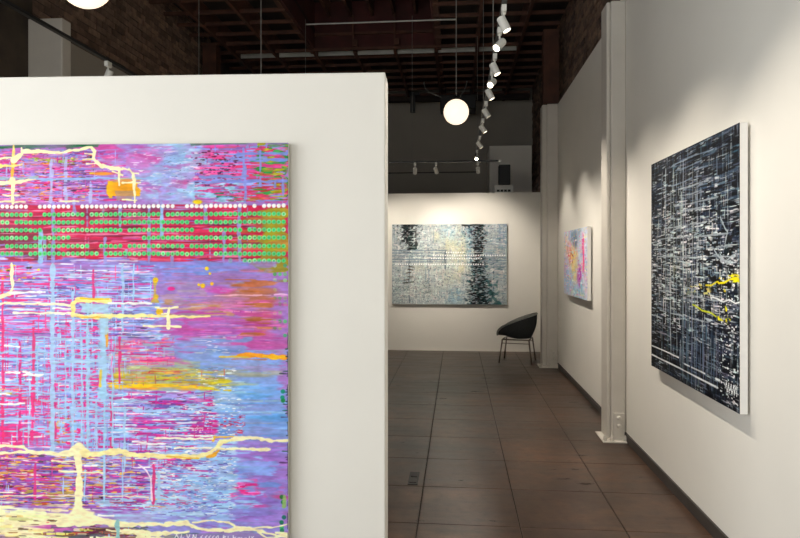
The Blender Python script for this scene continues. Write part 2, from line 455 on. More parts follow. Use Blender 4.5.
class Paint:
    def __init__(s, x0, y0, x1, y1, res, base, seed=1):
        s.x0, s.y0, s.x1, s.y1, s.r = x0, y0, x1, y1, res
        s.W, s.H = int((x1 - x0) * res) + 1, int((y1 - y0) * res) + 1
        s.img = np.zeros((s.H, s.W, 3)); s.img[:] = base; s.h = np.zeros((s.H, s.W))
        s.rng = np.random.default_rng(seed); s.fine = False
        s.n_iso = fbm(s.H, s.W, 26 * res, 26 * res, 5, seed + 1)
        s.n_hor = fbm(s.H, s.W, 7 * res, 60 * res, 4, seed + 2)
        s.n_ver = fbm(s.H, s.W, 60 * res, 7 * res, 4, seed + 3)
        s.n_fine = fbm(s.H, s.W, 4 * res, 4 * res, 3, seed + 4)
        s.X = (np.arange(s.W) / res + x0)[None, :]; s.Y = (np.arange(s.H) / res + y0)[:, None]
    def n1(s, n, step):
        k = s.rng.random(int(n / step) + 3); return np.interp(np.arange(n) / step, np.arange(len(k)), k)
    def box(s, x0, y0, x1, y1):
        i0, i1 = int((x0 - s.x0) * s.r), int((x1 - s.x0) * s.r) + 1; j0, j1 = int((y0 - s.y0) * s.r), int((y1 - s.y0) * s.r) + 1
        return max(0, i0), max(0, j0), min(s.W, i1), min(s.H, j1)
    def blend(s, sl, m, col, th=0.0):
        m3 = m[..., None]; s.img[sl] = s.img[sl] * (1 - m3) + np.asarray(col, float) * m3
        if th: s.h[sl] = np.maximum(s.h[sl] * (1 - m), m * th)
    def smudge(s, cx, cy, rx, ry, col, a=1.0, rough=0.7, kind='hor', edge=1.6):
        i0, j0, i1, j1 = s.box(cx - rx * 1.6, cy - ry * 1.6, cx + rx * 1.6, cy + ry * 1.6)
        if i1 <= i0 or j1 <= j0: return
        sl = (slice(j0, j1), slice(i0, i1))
        d = np.sqrt(((s.X[:, i0:i1] - cx) / rx) ** 2 + ((s.Y[j0:j1] - cy) / ry) ** 2)
        n = {'hor': s.n_hor, 'ver': s.n_ver, 'iso': s.n_iso}[kind]
        n = np.roll(n, (s.rng.integers(0, s.H), s.rng.integers(0, s.W)), (0, 1))[sl]
        s.blend(sl, np.clip((1.0 - d + (n - 0.5) * rough * 2) * edge, 0, 1) * a, col)
    def rect(s, x0, y0, x1, y1, col, a=1.0, rough=4.0):
        i0, j0, i1, j1 = s.box(x0 - rough, y0 - rough, x1 + rough, y1 + rough)
        if i1 <= i0 or j1 <= j0: return
        sl = (slice(j0, j1), slice(i0, i1)); X, Y = s.X[:, i0:i1], s.Y[j0:j1]
        n = (s.n_hor[sl] - 0.5) * 2 * rough
        d = np.minimum(np.minimum(X - x0, x1 - X), np.minimum(Y - y0, y1 - Y)) + n
        s.blend(sl, np.clip(d / max(1.0, rough * 0.5), 0, 1) * a, col)
    def stroke(s, hor, p0, p1, q, w, col, a=1.0, wob=0.6, dry=0.0, th=0.3, step=7):
        # a long thin stroke along x (hor) or y, from p0 to p1 at cross position q
        if p1 < p0: p0, p1 = p1, p0
        bx = s.box(p0, q - w - wob * 2 - 1, p1, q + w + wob * 2 + 1) if hor else s.box(q - w - wob * 2 - 1, p0, q + w + wob * 2 + 1, p1)
        i0, j0, i1, j1 = bx
        if i1 - i0 < 2 or j1 - j0 < 2: return
        sl = (slice(j0, j1), slice(i0, i1))
        n = (i1 - i0) if hor else (j1 - j0)
        c = q + (s.n1(n, step * s.r) - 0.5) * 2 * wob
        hw = w / 2 * (0.55 + 0.9 * s.n1(n, step * 0.6 * s.r))
        t = np.linspace(0, 1, n); hw = hw * np.clip(np.minimum(t, 1 - t) * n / s.r / 1.5 + 0.35, 0, 1)
        cross = (s.Y[j0:j1] if hor else s.X[:, i0:i1])
        if hor: m = np.clip((hw[None, :] - np.abs(cross - c[None, :])) * s.r + 0.5, 0, 1)
        else: m = np.clip((hw[:, None] - np.abs(cross - c[:, None])) * s.r + 0.5, 0, 1)
        if dry > 0:
            k = (s.n1(n, step * 0.5 * s.r) > dry).astype(float); m = m * (k[None, :] if hor else k[:, None])
        s.blend(sl, m * a, col, th)
    def jit(s, col, v=14): return np.clip(np.asarray(col, float) + s.rng.normal(0, v, 3) * 0.6 + s.rng.normal(0, v) * 0.6, 0, 255)
    def weave(s, x0, y0, x1, y1, nh, nv, ch, cv, ln=(8, 50), lv=(8, 50), w=(0.7, 2.0), a=(0.6, 1.0), dry=0.15, v=14, th=0.3):
        jobs = [1] * nh + [0] * nv; s.rng.shuffle(jobs)
        for j in jobs:
            L = s.rng.uniform(*(ln if j else lv)); W = s.rng.uniform(*w) ** 1.0
            col = s.jit((ch if j else cv)[s.rng.integers(len(ch if j else cv))], v)
            if j:
                p = s.rng.uniform(x0 - L / 2, x1 - L / 2); s.stroke(True, max(p, x0), min(p + L, x1), s.rng.uniform(y0, y1), W, col, s.rng.uniform(*a), 0.5, dry, th)
            else:
                p = s.rng.uniform(y0 - L / 2, y1 - L / 2); s.stroke(False, max(p, y0), min(p + L, y1), s.rng.uniform(x0, x1), W, col, s.rng.uniform(*a), 0.5, dry, th)
    def layer(s, x0, y0, x1, y1, col, cov, sx, sy, a=1.0, rough=6.0, soft=0.10, var=18, th=0.25, octs=2):
        """broken streaks: noise stretched sx by sy pixels, cut so that `cov` (number or function of X, Y) of the patch is covered"""
        i0, j0, i1, j1 = s.box(x0 - rough, y0 - rough, x1 + rough, y1 + rough)
        if i1 - i0 < 3 or j1 - j0 < 3: return
        if s.fine and sx > sy: sx, sy = sx * 1.3, sy * 0.78
        elif s.fine: sx, sy = sx * 0.8, sy * 1.3
        sl = (slice(j0, j1), slice(i0, i1)); X, Y = s.X[:, i0:i1], s.Y[j0:j1]
        n = fbm(j1 - j0, i1 - i0, sy * s.r, sx * s.r, octs, int(s.rng.integers(1 << 30)), True)
        rk = np.empty(n.size); rk[np.argsort(n.ravel())] = np.linspace(0, 1, n.size); rk = rk.reshape(n.shape)
        c = cov(X, Y) if callable(cov) else cov
        m = np.clip((c - rk) / soft + 0.5, 0, 1) * (np.asarray(c) > 0.002)
        d = np.minimum(np.minimum(X - x0, x1 - X), np.minimum(Y - y0, y1 - Y)) + (s.n_hor[sl] - 0.5) * 2 * rough
        m = m * np.clip(d / max(1.0, rough * 0.6) + 0.3, 0, 1) * a
        tone = (fbm(j1 - j0, i1 - i0, sy * 2 * s.r, sx * s.r, 2, int(s.rng.integers(1 << 30)), True) - 0.5) * 4 * var
        hue = fbm(j1 - j0, i1 - i0, sy * 3 * s.r, sx * s.r, 2, int(s.rng.integers(1 << 30)), True) - 0.5
        C = np.clip(np.asarray(col, float) + tone[..., None] + hue[..., None] * np.array([1.6, -1.0, -0.6]) * var, 0, 255)
        s.img[sl] = s.img[sl] * (1 - m[..., None]) + C * m[..., None]
        if th: s.h[sl] = np.maximum(s.h[sl] * (1 - m), m * th)
    def finish(s, contrast=1.1, sat=1.08, grain=0.05):
        n = fbm(s.H, s.W, 2.2 * s.r, 6 * s.r, 2, 77, True) - 0.5
        im = s.img * (1 + n[..., None] * grain * 4)
        g = im.mean(2, keepdims=True); im = g + (im - g) * sat
        s.img = np.clip((im - 150) * contrast + 150, 0, 255)
    def disc(s, x, y, r, col, a=1.0, th=0.5):
        i0, j0, i1, j1 = s.box(x - r - 1, y - r - 1, x + r + 1, y + r + 1)
        if i1 <= i0 or j1 <= j0: return
        d = np.sqrt((s.X[:, i0:i1] - x) ** 2 + (s.Y[j0:j1] - y) ** 2)
        s.blend((slice(j0, j1), slice(i0, i1)), np.clip((r - d) * s.r + 0.5, 0, 1) * a, col, th)
    def drip(s, pts, w, col, wob=0.7, a=1.0, th=0.9, vary=0.85):
        w2 = w if isinstance(w, (list, tuple)) else [w] * len(pts)
        for (a0, b0), (a1, b1), wa, wb in zip(pts[:-1], pts[1:], w2[:-1], w2[1:]):
            L = math.hypot(a1 - a0, b1 - b0); n = max(2, int(L / 0.55))
            nx, ny = -(b1 - b0) / max(L, .01), (a1 - a0) / max(L, .01)
            wn = s.n1(n, 6); on = (s.n1(n, 9) - 0.5) * 2 * wob
            for i in range(n):
                t = i / (n - 1); ww = (wa + (wb - wa) * t) * (1 - vary / 2 + vary * wn[i])
                s.disc(a0 + (a1 - a0) * t + nx * on[i], b0 + (b1 - b0) * t + ny * on[i], max(0.35, ww / 2), col, a, th)
    def speckle(s, x0, y0, x1, y1, n, cols, r=(0.4, 1.2), ax=2.0, v=12):
        for _ in range(n):
            L = s.rng.uniform(0.8, 2.5) * ax
            p = s.rng.uniform(x0, x1)
            s.stroke(True, p, p + L, s.rng.uniform(y0, y1), s.rng.uniform(*r) * 2, s.jit(cols[s.rng.integers(len(cols))], v), 1.0, 0.3, 0, 0.35, 3)

LB, SKY, BL, PU, LI = (176, 208, 242), (142, 186, 238), (134, 152, 222), (156, 112, 200), (200, 156, 218)
MG, PK, HP, ROSE = (200, 62, 148), (232, 84, 158), (236, 56, 122), (226, 120, 180)
CR, WH, YE, OR, OL, GR, DKG = (255, 243, 192), (250, 248, 242), (246, 206, 34), (242, 158, 44), (166, 156, 44), (52, 160, 84), (36, 92, 60)
RD, MAR, DK = (206, 40, 84), (134, 44, 66), (66, 48, 62)

def bright_painting():
    P = Paint(-124, 143, 288.3, 549, 1.9, (170, 125, 200), 21); P.fine = True
    X0 = -124
    # ---- soft underpainting
    for _ in range(60):
        P.smudge(P.rng.uniform(X0, 200), P.rng.uniform(143, 540), P.rng.uniform(10, 40), P.rng.uniform(5, 18), [PU, LI, BL, MG, PK, LB][P.rng.integers(6)], 0.55)
    # top band
    P.rect(X0, 143, 130, 202, (176, 110, 188), 0.7)
    for _ in range(30): P.smudge(P.rng.uniform(X0, 120), P.rng.uniform(145, 200), P.rng.uniform(8, 26), P.rng.uniform(2, 7), [PU, LI, MG, BL][P.rng.integers(4)], 0.7)
    P.rect(118, 143, 205, 202, (170, 165, 222), 0.9, 8)
    for cx, cy, rx, ry, c in ((112, 150, 14, 8, (214, 92, 168)), (145, 157, 18, 7, (206, 84, 164)), (150, 163, 16, 9, (212, 120, 190)), (132, 165, 16, 9, (196, 132, 206)), (140, 172, 18, 6, (200, 120, 196)),
                             (165, 150, 12, 8, (160, 160, 224)), (180, 150, 16, 9, (146, 186, 222)), (178, 163, 14, 10, (150, 184, 230)), (168, 190, 26, 10, (168, 188, 234)), (190, 194, 22, 8, (150, 196, 234)),
                             (150, 186, 10, 5, (190, 110, 190)), (160, 172, 12, 8, (170, 170, 226)), (187, 181, 10, 4, (210, 90, 160)), (200, 190, 16, 9, (158, 200, 232)), (212, 196, 18, 5, (150, 190, 226))):
        P.smudge(cx, cy, rx, ry, c, 0.85, 0.9, 'iso', 1.1)
    P.rect(200, 143, 289, 202, (206, 84, 150), 0.85, 5)
    P.rect(262, 143, 289, 202, (110, 130, 64), 0.9, 6)
    P.weave(196, 145, 287, 201, 120, 22, [PK, MG, PU, BL, (214, 70, 130), (170, 120, 200)], [BL, (150, 150, 220), MG], (6, 40), (6, 22), (1.0, 3.0), (0.7, 1))
    P.weave(258, 144, 288, 201, 40, 6, [GR, OL, (70, 130, 60), (214, 70, 130), (196, 70, 60)], [BL, GR], (6, 24), (4, 14), (1.4, 4.0), (0.8, 1))
    L = P.layer
    L(196, 145, 288, 201, (236, 84, 160), .42, 16, 2.2); L(196, 145, 288, 201, (150, 156, 226), .26, 14, 2.0); L(240, 145, 288, 201, (226, 64, 112), .25, 12, 2.2)
    L(256, 144, 288, 201, (60, 150, 76), .3, 9, 2.6); L(262, 144, 288, 201, (176, 170, 40), .22, 9, 2.4); L(250, 170, 288, 201, (190, 66, 64), .16, 10, 2.0)
    L(196, 150, 238, 184, (110, 40, 70), .10, 3, 1.1, 1, 3); L(196, 184, 245, 201, (150, 196, 226), .35, 9, 3); L(216, 190, 240, 197, (60, 130, 110), .2, 4, 2)
    P.rect(192, 141, 289, 145.5, (50, 120, 70), 0.6, 2)
    P.rect(X0, 141, 100, 147.0, (58, 120, 78), 0.75, 3); L(X0, 143, 96, 150, (40, 110, 70), .4, 8, 2)
    L(118, 144, 205, 202, (206, 120, 196), .25, 14, 4, .6); L(150, 144, 205, 202, (170, 206, 238), .3, 12, 4, .7); L(120, 144, 180, 202, (150, 150, 220), .2, 8, 3, .6); L(130, 146, 210, 200, (236, 226, 246), .06, 5, 1.6, .8); L(165, 150, 210, 198, (90, 80, 130), .03, 3, 1.1, .8)
    P.speckle(194, 150, 240, 186, 60, [(90, 40, 70), (120, 40, 80), (60, 50, 90)], (0.4, 0.8), 2)
    for y, xa, xb in ((154, 236, 289), (160, 250, 289), (181, 232, 288), (158, 226, 268), (176, 200, 250), (181, 195, 262)):
        P.stroke(True, xa, xb, y, 2.6, P.jit(BL, 8), 0.9, 1.0)
    for x, ya, yb in ((261, 150, 172), (244, 148, 178), (246, 165, 202), (283, 178, 196), (261, 176, 186), (275, 180, 188)): P.stroke(False, ya, yb, x, 2.4, (140, 152, 224), 0.9, 0.6)
    # left of the top band: woven rows
    P.weave(X0, 148, 128, 201, 230, 26, [PU, LI, MG, (190, 80, 170), BL, (170, 130, 205), (200, 70, 120)], [(170, 170, 226), (150, 160, 222)], (8, 46), (5, 26), (0.9, 2.6), (0.6, 1))
    L(X0, 148, 126, 201, (150, 136, 218), .34, 14, 2.0); L(X0, 148, 126, 201, (222, 70, 152), .26, 14, 1.8); L(X0, 148, 126, 201, (196, 150, 216), .2, 12, 2.0); L(X0, 180, 60, 201, (222, 74, 140), .3, 12, 2.4)
    L(X0, 150, 98, 201, (240, 160, 60), .08, 5, 1.5, 1, 3); L(X0, 155, 98, 201, (206, 60, 80), .07, 6, 1.4, 1, 3); L(X0, 150, 98, 201, (70, 52, 84), .08, 4, 1.2, 1, 3); L(30, 158, 75, 166, (150, 170, 60), .3, 5, 1.6); L(X0, 150, 120, 201, (246, 236, 246), .025, 5, 1.2, 1, 3)
    P.speckle(X0, 150, 96, 201, 30, [OR, YE, (214, 90, 60), (210, 60, 110)], (0.6, 1.1), 2.6)
    for x, ya, yb in ((52, 158, 202), (67, 155, 202), (92, 180, 202), (53, 168, 180), (75, 195, 203)): P.stroke(False, ya, yb, x, 3.0, (184, 186, 232), 0.9, 0.6)
    P.weave(X0, 149, 124, 201, 130, 24, [(206, 60, 140), (150, 130, 214), (236, 110, 170), (196, 150, 216), (110, 70, 140)], [(170, 176, 230), (206, 70, 150)], (8, 40), (6, 26), (.6, 1.3), (.8, 1), .15)
    P.stroke(True, 30, 160, 177, 2.2, (150, 186, 234), 0.95, 0.8); P.stroke(True, 110, 170, 177.5, 1.2, (160, 190, 236), 0.8)
    P.stroke(True, X0, 40, 176, 2.4, (150, 190, 200), 0.8, 1.0)
    # ---- crimson dot band
    P.rect(X0, 203, 289, 262, RD, 1.0, 1.2)
    P.rect(X0, 230, 58, 261, (120, 60, 70), 0.85, 4); P.rect(X0, 203, 30, 232, (160, 44, 76), 0.6, 4)
    P.smudge(70, 246, 50, 8, (150, 64, 66), 0.7); P.smudge(110, 212, 80, 6, (140, 40, 78), 0.8); P.smudge(170, 208, 60, 4, (110, 70, 110), 0.6)
    P.rect(236, 206, 289, 262, (176, 92, 70), 0.7, 8); P.rect(254, 203, 289, 275, (160, 148, 48), 0.95, 7); P.rect(264, 203, 289, 250, (172, 160, 40), 0.8, 5)
    P.rect(X0, 258.5, 150, 264, (150, 120, 200), 0.7, 2); P.rect(140, 258, 250, 266, (132, 142, 216), 0.95, 2)
    P.weave(X0, 206, 250, 261, 70, 16, [(232, 70, 110), (222, 50, 96), (236, 120, 160), (180, 50, 90), (214, 60, 70), (150, 120, 190)], [(160, 140, 205), (150, 170, 220), (220, 90, 150)], (20, 90), (8, 40), (0.8, 2.4), (0.5, 0.9))
    L(X0, 204, 262, 259, (132, 40, 72), .22, 30, 3.0, .8); L(60, 215, 262, 259, (222, 46, 90), .3, 40, 4, .9); L(X0, 204, 262, 259, (240, 120, 160), .07, 26, 1.3); L(130, 204, 262, 259, (160, 140, 205), .08, 24, 2.2, .8); L(236, 206, 288, 262, (190, 120, 60), .3, 20, 3, .7)
    L(X0, 254, 200, 268, (146, 130, 208), .5, 18, 2.4); L(X0, 256, 160, 268, (236, 226, 240), .12, 16, 1.2)
    for y, xa, xb in ((226, 44, 62), (233, 40, 120), (232.5, 88, 180), (241, 50, 100), (247, 100, 150), (249.5, 130, 180), (257, 15, 35), (259, 100, 140), (262, 30, 62), (247, 0, 12), (257, 130, 140)):
        P.stroke(True, xa, xb, y, 1.4, (236, 130, 170) if P.rng.random() < .8 else (226, 210, 228), 0.75, 0.8)
    for x, ya, yb in ((54, 200, 262), (41.5, 232, 290), (46, 235, 260), (122, 203, 226), (163, 200, 236), (151, 204, 262), (207, 203, 222), (240, 203, 266), (225, 230, 262), (106, 236, 262), (174, 255, 268), (75, 203, 214)):
        P.stroke(False, ya, yb, x, 3.2, (156, 150, 214), 0.85, 0.8)
    P.stroke(False, 228, 262, 41.5, 4, (150, 190, 226), 0.9, 0.8); P.stroke(False, 204, 236, 163, 3, (150, 190, 230), 0.9)
    # dots: one white row, green rows below
    def row(y, r, gaps, light, xa=X0 + 3, xb=287):
        x = xa
        while x < xb:
            if not any(g0 < x < g1 for g0, g1 in gaps):
                yy = y + P.rng.normal(0, 0.15)
                if light: P.disc(x, yy, r, WH, 1, 1.0)
                else:
                    P.disc(x, yy, r + .22, P.jit((108, 214, 134) if P.rng.random() < .85 else (160, 226, 160), 8), 1, 0.9)
                    P.disc(x + P.rng.normal(0, .2), yy + .1, r * 0.5, P.jit((40, 178, 92), 10), 0.8, 0.7)
            x += 4.76
    row(205, 2.05, ((27, 37), (74, 79), (178, 184), (246, 253), (257.5, 262)), True)
    row(213, 2.0, ((36, 42), (87, 92), (163.5, 169)), False); row(220.8, 2.0, ((12, 17), (88, 91), (192, 197)), False)
    row(228.6, 2.0, ((45, 54), (126, 130), (196, 211), (236, 240), (245, 249)), False); row(236.4, 2.0, ((30, 35), (73, 144), (235, 239.5)), False)
    row(244.6, 2.0, ((2, 6), (92, 98), (122, 127), (187, 193)), False); row(252.2, 2.0, ((24, 30), (102, 107), (207, 213)), False)
    row(259.3, 2.0, ((X0, 231), (235, 245)), False, X0 + 3, 287)
    # green marks running down the right edge
    for y in (264, 272.5, 278.5, 288, 296, 302, 311, 319, 325.5, 333):
        for x in (275, 280, 285): 
            if P.rng.random() < .85: P.disc(x, y, 1.9, P.jit((88, 176, 120) if P.rng.random() < .6 else (170, 190, 160), 18), .95)
    # ---- right: smooth clouds of colour
    P.rect(150, 264, 272, 345, (160, 130, 205), 0.8, 10)
    for cx, cy, rx, ry, c in ((205, 270, 40, 9, (136, 146, 222)), (170, 272, 30, 10, (150, 138, 214)), (235, 276, 24, 8, (150, 110, 170)), (250, 284, 26, 9, (180, 116, 90)), (240, 292, 30, 10, (192, 120, 96)), (262, 300, 16, 14, (190, 110, 70)), (264, 312, 14, 16, (190, 112, 80)),
                             (180, 290, 24, 12, (176, 150, 190)), (222, 290, 14, 5, (212, 80, 176)), (215, 301, 30, 6, (178, 132, 190)), (240, 305, 30, 8, (200, 96, 140)), (200, 304, 34, 5, (196, 146, 130)), (230, 318, 40, 12, (196, 92, 170)), (200, 322, 30, 10, (190, 110, 196)), (180, 330, 26, 8, (200, 90, 180)),
                             (262, 330, 20, 10, (204, 84, 116)), (240, 336, 44, 10, (200, 84, 160)), (262, 345, 26, 8, (212, 90, 150)), (225, 330, 30, 8, (186, 100, 190))):
        P.smudge(cx, cy, rx, ry, c, 0.85, 0.8, 'hor', 0.9)
    P.rect(150, 342, 288, 440, (134, 168, 228), 0.9, 9)
    for cx, cy, rx, ry, c in ((185, 345, 40, 8, (160, 166, 218)), (205, 352, 30, 8, (140, 160, 216)), (262, 344, 30, 6, (204, 100, 176)), (280, 350, 14, 6, (212, 104, 150)), (240, 350, 40, 3, (150, 150, 216)), (230, 362, 40, 6, (144, 160, 206)), (262, 366, 26, 5, (166, 146, 204)), (210, 368, 36, 8, (152, 172, 176)),
                             (252, 372, 36, 4, (158, 166, 160)), (262, 390, 34, 9, (124, 172, 232)), (240, 385, 34, 5, (140, 178, 230)), (225, 395, 30, 6, (160, 196, 236)), (255, 412, 36, 12, (126, 166, 226)), (262, 425, 34, 9, (134, 156, 216)), (280, 405, 10, 18, (122, 168, 232))):
        P.smudge(cx, cy, rx, ry, c, 0.8, 0.7, 'hor', 1.0)
    P.rect(150, 436, 288, 549, (150, 150, 222), 0.85, 10)
    for cx, cy, rx, ry, c in ((262, 442, 30, 7, (164, 134, 212)), (270, 452, 28, 8, (160, 122, 208)), (225, 455, 24, 9, (176, 200, 236)), (262, 468, 24, 12, (132, 156, 226)), (285, 470, 10, 16, (164, 120, 200)), (270, 484, 30, 12, (156, 124, 206)), (240, 478, 24, 8, (160, 170, 230)), (214, 480, 26, 12, (156, 186, 234)), (190, 492, 30, 14, (140, 176, 232)), (230, 500, 34, 12, (140, 150, 222)),
                             (265, 505, 30, 10, (146, 124, 206)), (255, 514, 36, 8, (140, 140, 216)), (160, 505, 30, 8, (176, 206, 238)), (240, 486, 16, 6, (216, 110, 190)), (246, 482, 14, 4, (232, 80, 160)), (236, 490, 12, 5, (220, 110, 196)), (256, 501, 12, 3.2, (212, 84, 168)), (262, 491, 6, 3, (220, 80, 160)), (281, 488, 8, 6, (204, 80, 140)), (215, 500, 12, 3, (176, 96, 190))):
        P.smudge(cx, cy, rx, ry, c, 0.85, 0.8, 'hor', 1.1)
    # brushed hairs
    P.weave(160, 266, 272, 345, 90, 0, [(210, 130, 200), (190, 140, 180), (170, 150, 214), (206, 96, 140), (200, 130, 100), (220, 150, 210)], [BL], (10, 50), (5, 10), (0.5, 1.2), (0.25, 0.6), 0.2)
    P.weave(200, 345, 286, 432, 90, 0, [(150, 190, 240), (120, 160, 226), (160, 160, 220), (170, 176, 180), (140, 182, 236)], [BL], (10, 50), (5, 10), (0.5, 1.4), (0.25, 0.6), 0.2)
    P.weave(200, 440, 286, 530, 80, 0, [(170, 130, 214), (140, 160, 230), (190, 120, 205), (160, 180, 236), (130, 130, 210)], [BL], (10, 40), (5, 10), (0.5, 1.4), (0.25, 0.6), 0.2)
    L(228, 272, 274, 332, (196, 116, 66), lambda X, Y: .55 * np.exp(-((X - 262) / 22) ** 2) + 0 * Y, 26, 4, .85); L(180, 300, 288, 350, (206, 84, 168), .35, 34, 4, .7); L(190, 296, 288, 345, (226, 130, 196), .10, 20, 1.6, .7); L(160, 262, 245, 282, (132, 156, 232), .45, 24, 3, .8)
    L(160, 280, 215, 312, (178, 156, 178), .3, 14, 3, .7); L(170, 300, 230, 310, (196, 156, 96), .35, 18, 2, .7); L(166, 336, 250, 372, (136, 164, 222), .5, 30, 4, .8); L(200, 336, 236, 350, (232, 226, 240), .10, 7, 1.6, .8)
    L(220, 376, 288, 432, (122, 176, 240), .45, 30, 4, .8); L(196, 372, 250, 402, (176, 206, 238), .25, 12, 2.2, .8); L(226, 362, 288, 378, (164, 170, 150), .35, 30, 2.4, .7); L(230, 396, 288, 436, (142, 156, 216), .25, 26, 3, .7)
    L(200, 440, 288, 540, (166, 124, 212), .35, 26, 4, .8); L(206, 446, 262, 530, (150, 190, 240), .3, 18, 3, .8); L(236, 455, 276, 482, (130, 164, 234), .5, 18, 5, .8); L(225, 478, 256, 500, (236, 120, 196), .3, 9, 2.4, .9); L(240, 480, 256, 489, (238, 56, 146), .5, 8, 2.4)
    P.stroke(True, 215, 263, 293.3, 1.3, (238, 180, 200), .9, .5); P.stroke(True, 224, 264, 309, 1.2, (238, 160, 190), .7, .8, .3); P.stroke(True, 274, 288, 292.5, 1.6, (240, 190, 230), .9)
    P.stroke(True, 240, 286, 408.6, 1.5, (160, 204, 244), .9, .6)
    P.drip([(236, 354), (246, 352), (262, 353), (276, 354.5), (285, 354.5)], [1.4, 4, 4.4, 5.6, 4.6], OR, .4); P.drip([(264, 353.6), (276, 354.6), (284, 354)], [2, 4, 3], (250, 186, 40), .4); P.stroke(True, 220, 250, 354.5, 2, (220, 190, 70), .9, .6); P.stroke(True, 232, 268, 356.5, 1.2, (206, 110, 60), .7)
    P.rect(228, 369, 288, 373, (170, 170, 150), .5, 2)
    for y in np.arange(340, 470, 3.0):
        if P.rng.random() < .5: P.stroke(True, 287 - P.rng.random() ** 2 * 8, 289, y + P.rng.random() * 2, 1.2, [(60, 70, 80), DKG, (90, 60, 110), (40, 60, 60)][P.rng.integers(4)], .85, .5)
    for y in (388, 394, 397, 492, 497, 512, 517, 522, 525): P.disc(284 - P.rng.random() * 3, y, 2.2, P.jit((40, 150, 90), 20), .85)
    P.stroke(False, 490, 503, 284, 3, (150, 190, 110), .9)
    # ---- yellow brushings
    P.rect(106, 358, 205, 386, (168, 182, 176), .6, 14); P.smudge(160, 376, 62, 12, (190, 186, 110), .75, 1.1, 'hor', 1.2)
    L(108, 360, 226, 388, (206, 188, 60), lambda X, Y: np.clip((Y - 358) / 34, 0, .7) * np.clip((232 - X) / 60, 0, 1), 16, 2.0, .95, 8); L(120, 362, 210, 384, (216, 96, 90), .08, 10, 1.2); L(150, 362, 230, 384, (120, 120, 130), .12, 6, 1.2, .9); L(195, 366, 235, 386, (230, 236, 236), .18, 5, 1.4)
    P.rect(108, 379.5, 200, 386.5, (250, 200, 40), .95, 3.2); L(108, 376, 205, 388, (246, 160, 50), .35, 18, 2.2); P.rect(112, 380, 150, 386, (252, 206, 30), .9, 2); L(198, 374, 230, 388, (220, 206, 50), .35, 7, 2)
    P.smudge(225, 379, 6, 2, (230, 210, 40), .9); P.smudge(210, 385, 8, 1.8, (240, 214, 40), .9)
    P.weave(120, 366, 226, 384, 70, 8, [(206, 190, 70), (220, 110, 80), (180, 170, 110), (160, 150, 170), (230, 190, 50), (150, 110, 90)], [(214, 110, 90)], (4, 24), (3, 10), (0.5, 1.4), (.5, .9))
    P.smudge(155, 350, 26, 9, (196, 96, 176), .8, 1.2)
    L(108, 332, 178, 364, (230, 60, 136), lambda X, Y: .42 * np.clip((182 - X) / 40, 0, 1) + 0 * Y, 10, 1.8); L(108, 332, 172, 364, (176, 196, 220), .3, 9, 1.8); L(108, 332, 150, 372, (186, 190, 140), .15, 7, 2)
    P.weave(108, 334, 176, 364, 90, 14, [(226, 60, 130), (214, 80, 150), (190, 90, 190), (176, 150, 206), (160, 170, 190), (236, 120, 150)], [(226, 70, 110), (170, 190, 220)], (5, 34), (5, 16), (0.6, 1.8), (.6, 1))
    # ---- the great left weave
    def pal(*c): return list(c)
    LL = L
    LL(X0, 262, 160, 336, (154, 160, 226), .75, 20, 2.4); LL(X0, 264, 158, 336, (198, 150, 216), .30, 16, 1.8); LL(X0, 264, 150, 336, (234, 66, 148), lambda X, Y: .40 - .0016 * np.clip(X, 0, 200) + 0 * Y, 14, 1.7); LL(X0, 264, 160, 336, (128, 142, 218), .22, 14, 1.8); LL(40, 264, 160, 336, (172, 204, 242), .16, 16, 1.4); LL(60, 266, 150, 332, (84, 70, 120), .07, 7, 1.2, 1, 3); LL(X0, 264, 160, 336, (250, 244, 250), .05, 14, 1.0, 1, 3)
    LL(X0, 336, 112, 450, (146, 166, 230), .75, 18, 2.4); LL(X0, 336, 112, 450, (200, 150, 218), .22, 14, 1.8); LL(X0, 336, 112, 450, (236, 58, 142), lambda X, Y: .34 - .0012 * np.clip(X, 0, 200) + .0012 * (Y - 390), 12, 2.0); LL(X0, 336, 112, 450, (236, 62, 140), .10, 2.0, 14); LL(X0, 336, 112, 450, (160, 196, 240), .2, 12, 1.5); LL(X0, 340, 105, 420, (250, 248, 250), .05, 6, 1.3, 1, 3); LL(X0, 340, 112, 440, (110, 116, 190), .08, 6, 1.2, 1, 3)
    LL(100, 388, 200, 450, (166, 150, 220), .7, 20, 2.4); LL(100, 388, 212, 450, (214, 58, 152), lambda X, Y: .32 + .0016 * (X - 150) + 0 * Y, 18, 2.2); LL(100, 388, 205, 450, (150, 190, 238), .3, 16, 1.7); LL(128, 390, 215, 450, (244, 238, 248), .05, 10, 1.0, 1, 3); LL(128, 390, 215, 450, (88, 60, 110), .06, 5, 1.2, 1, 3); LL(150, 440, 200, 470, (206, 62, 152), .35, 14, 1.6)
    LL(X0, 452, 165, 510, (162, 96, 192), .8, 20, 2.4); LL(X0, 452, 175, 500, (212, 62, 156), .32, 16, 1.8); LL(X0, 452, 150, 506, (128, 100, 196), .22, 14, 1.8); LL(60, 452, 175, 510, (160, 186, 234), .25, 10, 1.7); LL(X0, 454, 110, 508, (84, 62, 84), .14, 8, 1.3, 1, 4); LL(X0, 454, 135, 506, (244, 190, 70), .13, 6, 1.2, 1, 4); LL(X0, 454, 80, 508, (214, 84, 76), .16, 10, 1.5, 1, 4); LL(X0, 452, 170, 508, (252, 242, 232), .05, 9, 1.0, 1, 4); LL(30, 470, 75, 508, (190, 160, 90), .3, 12, 2)
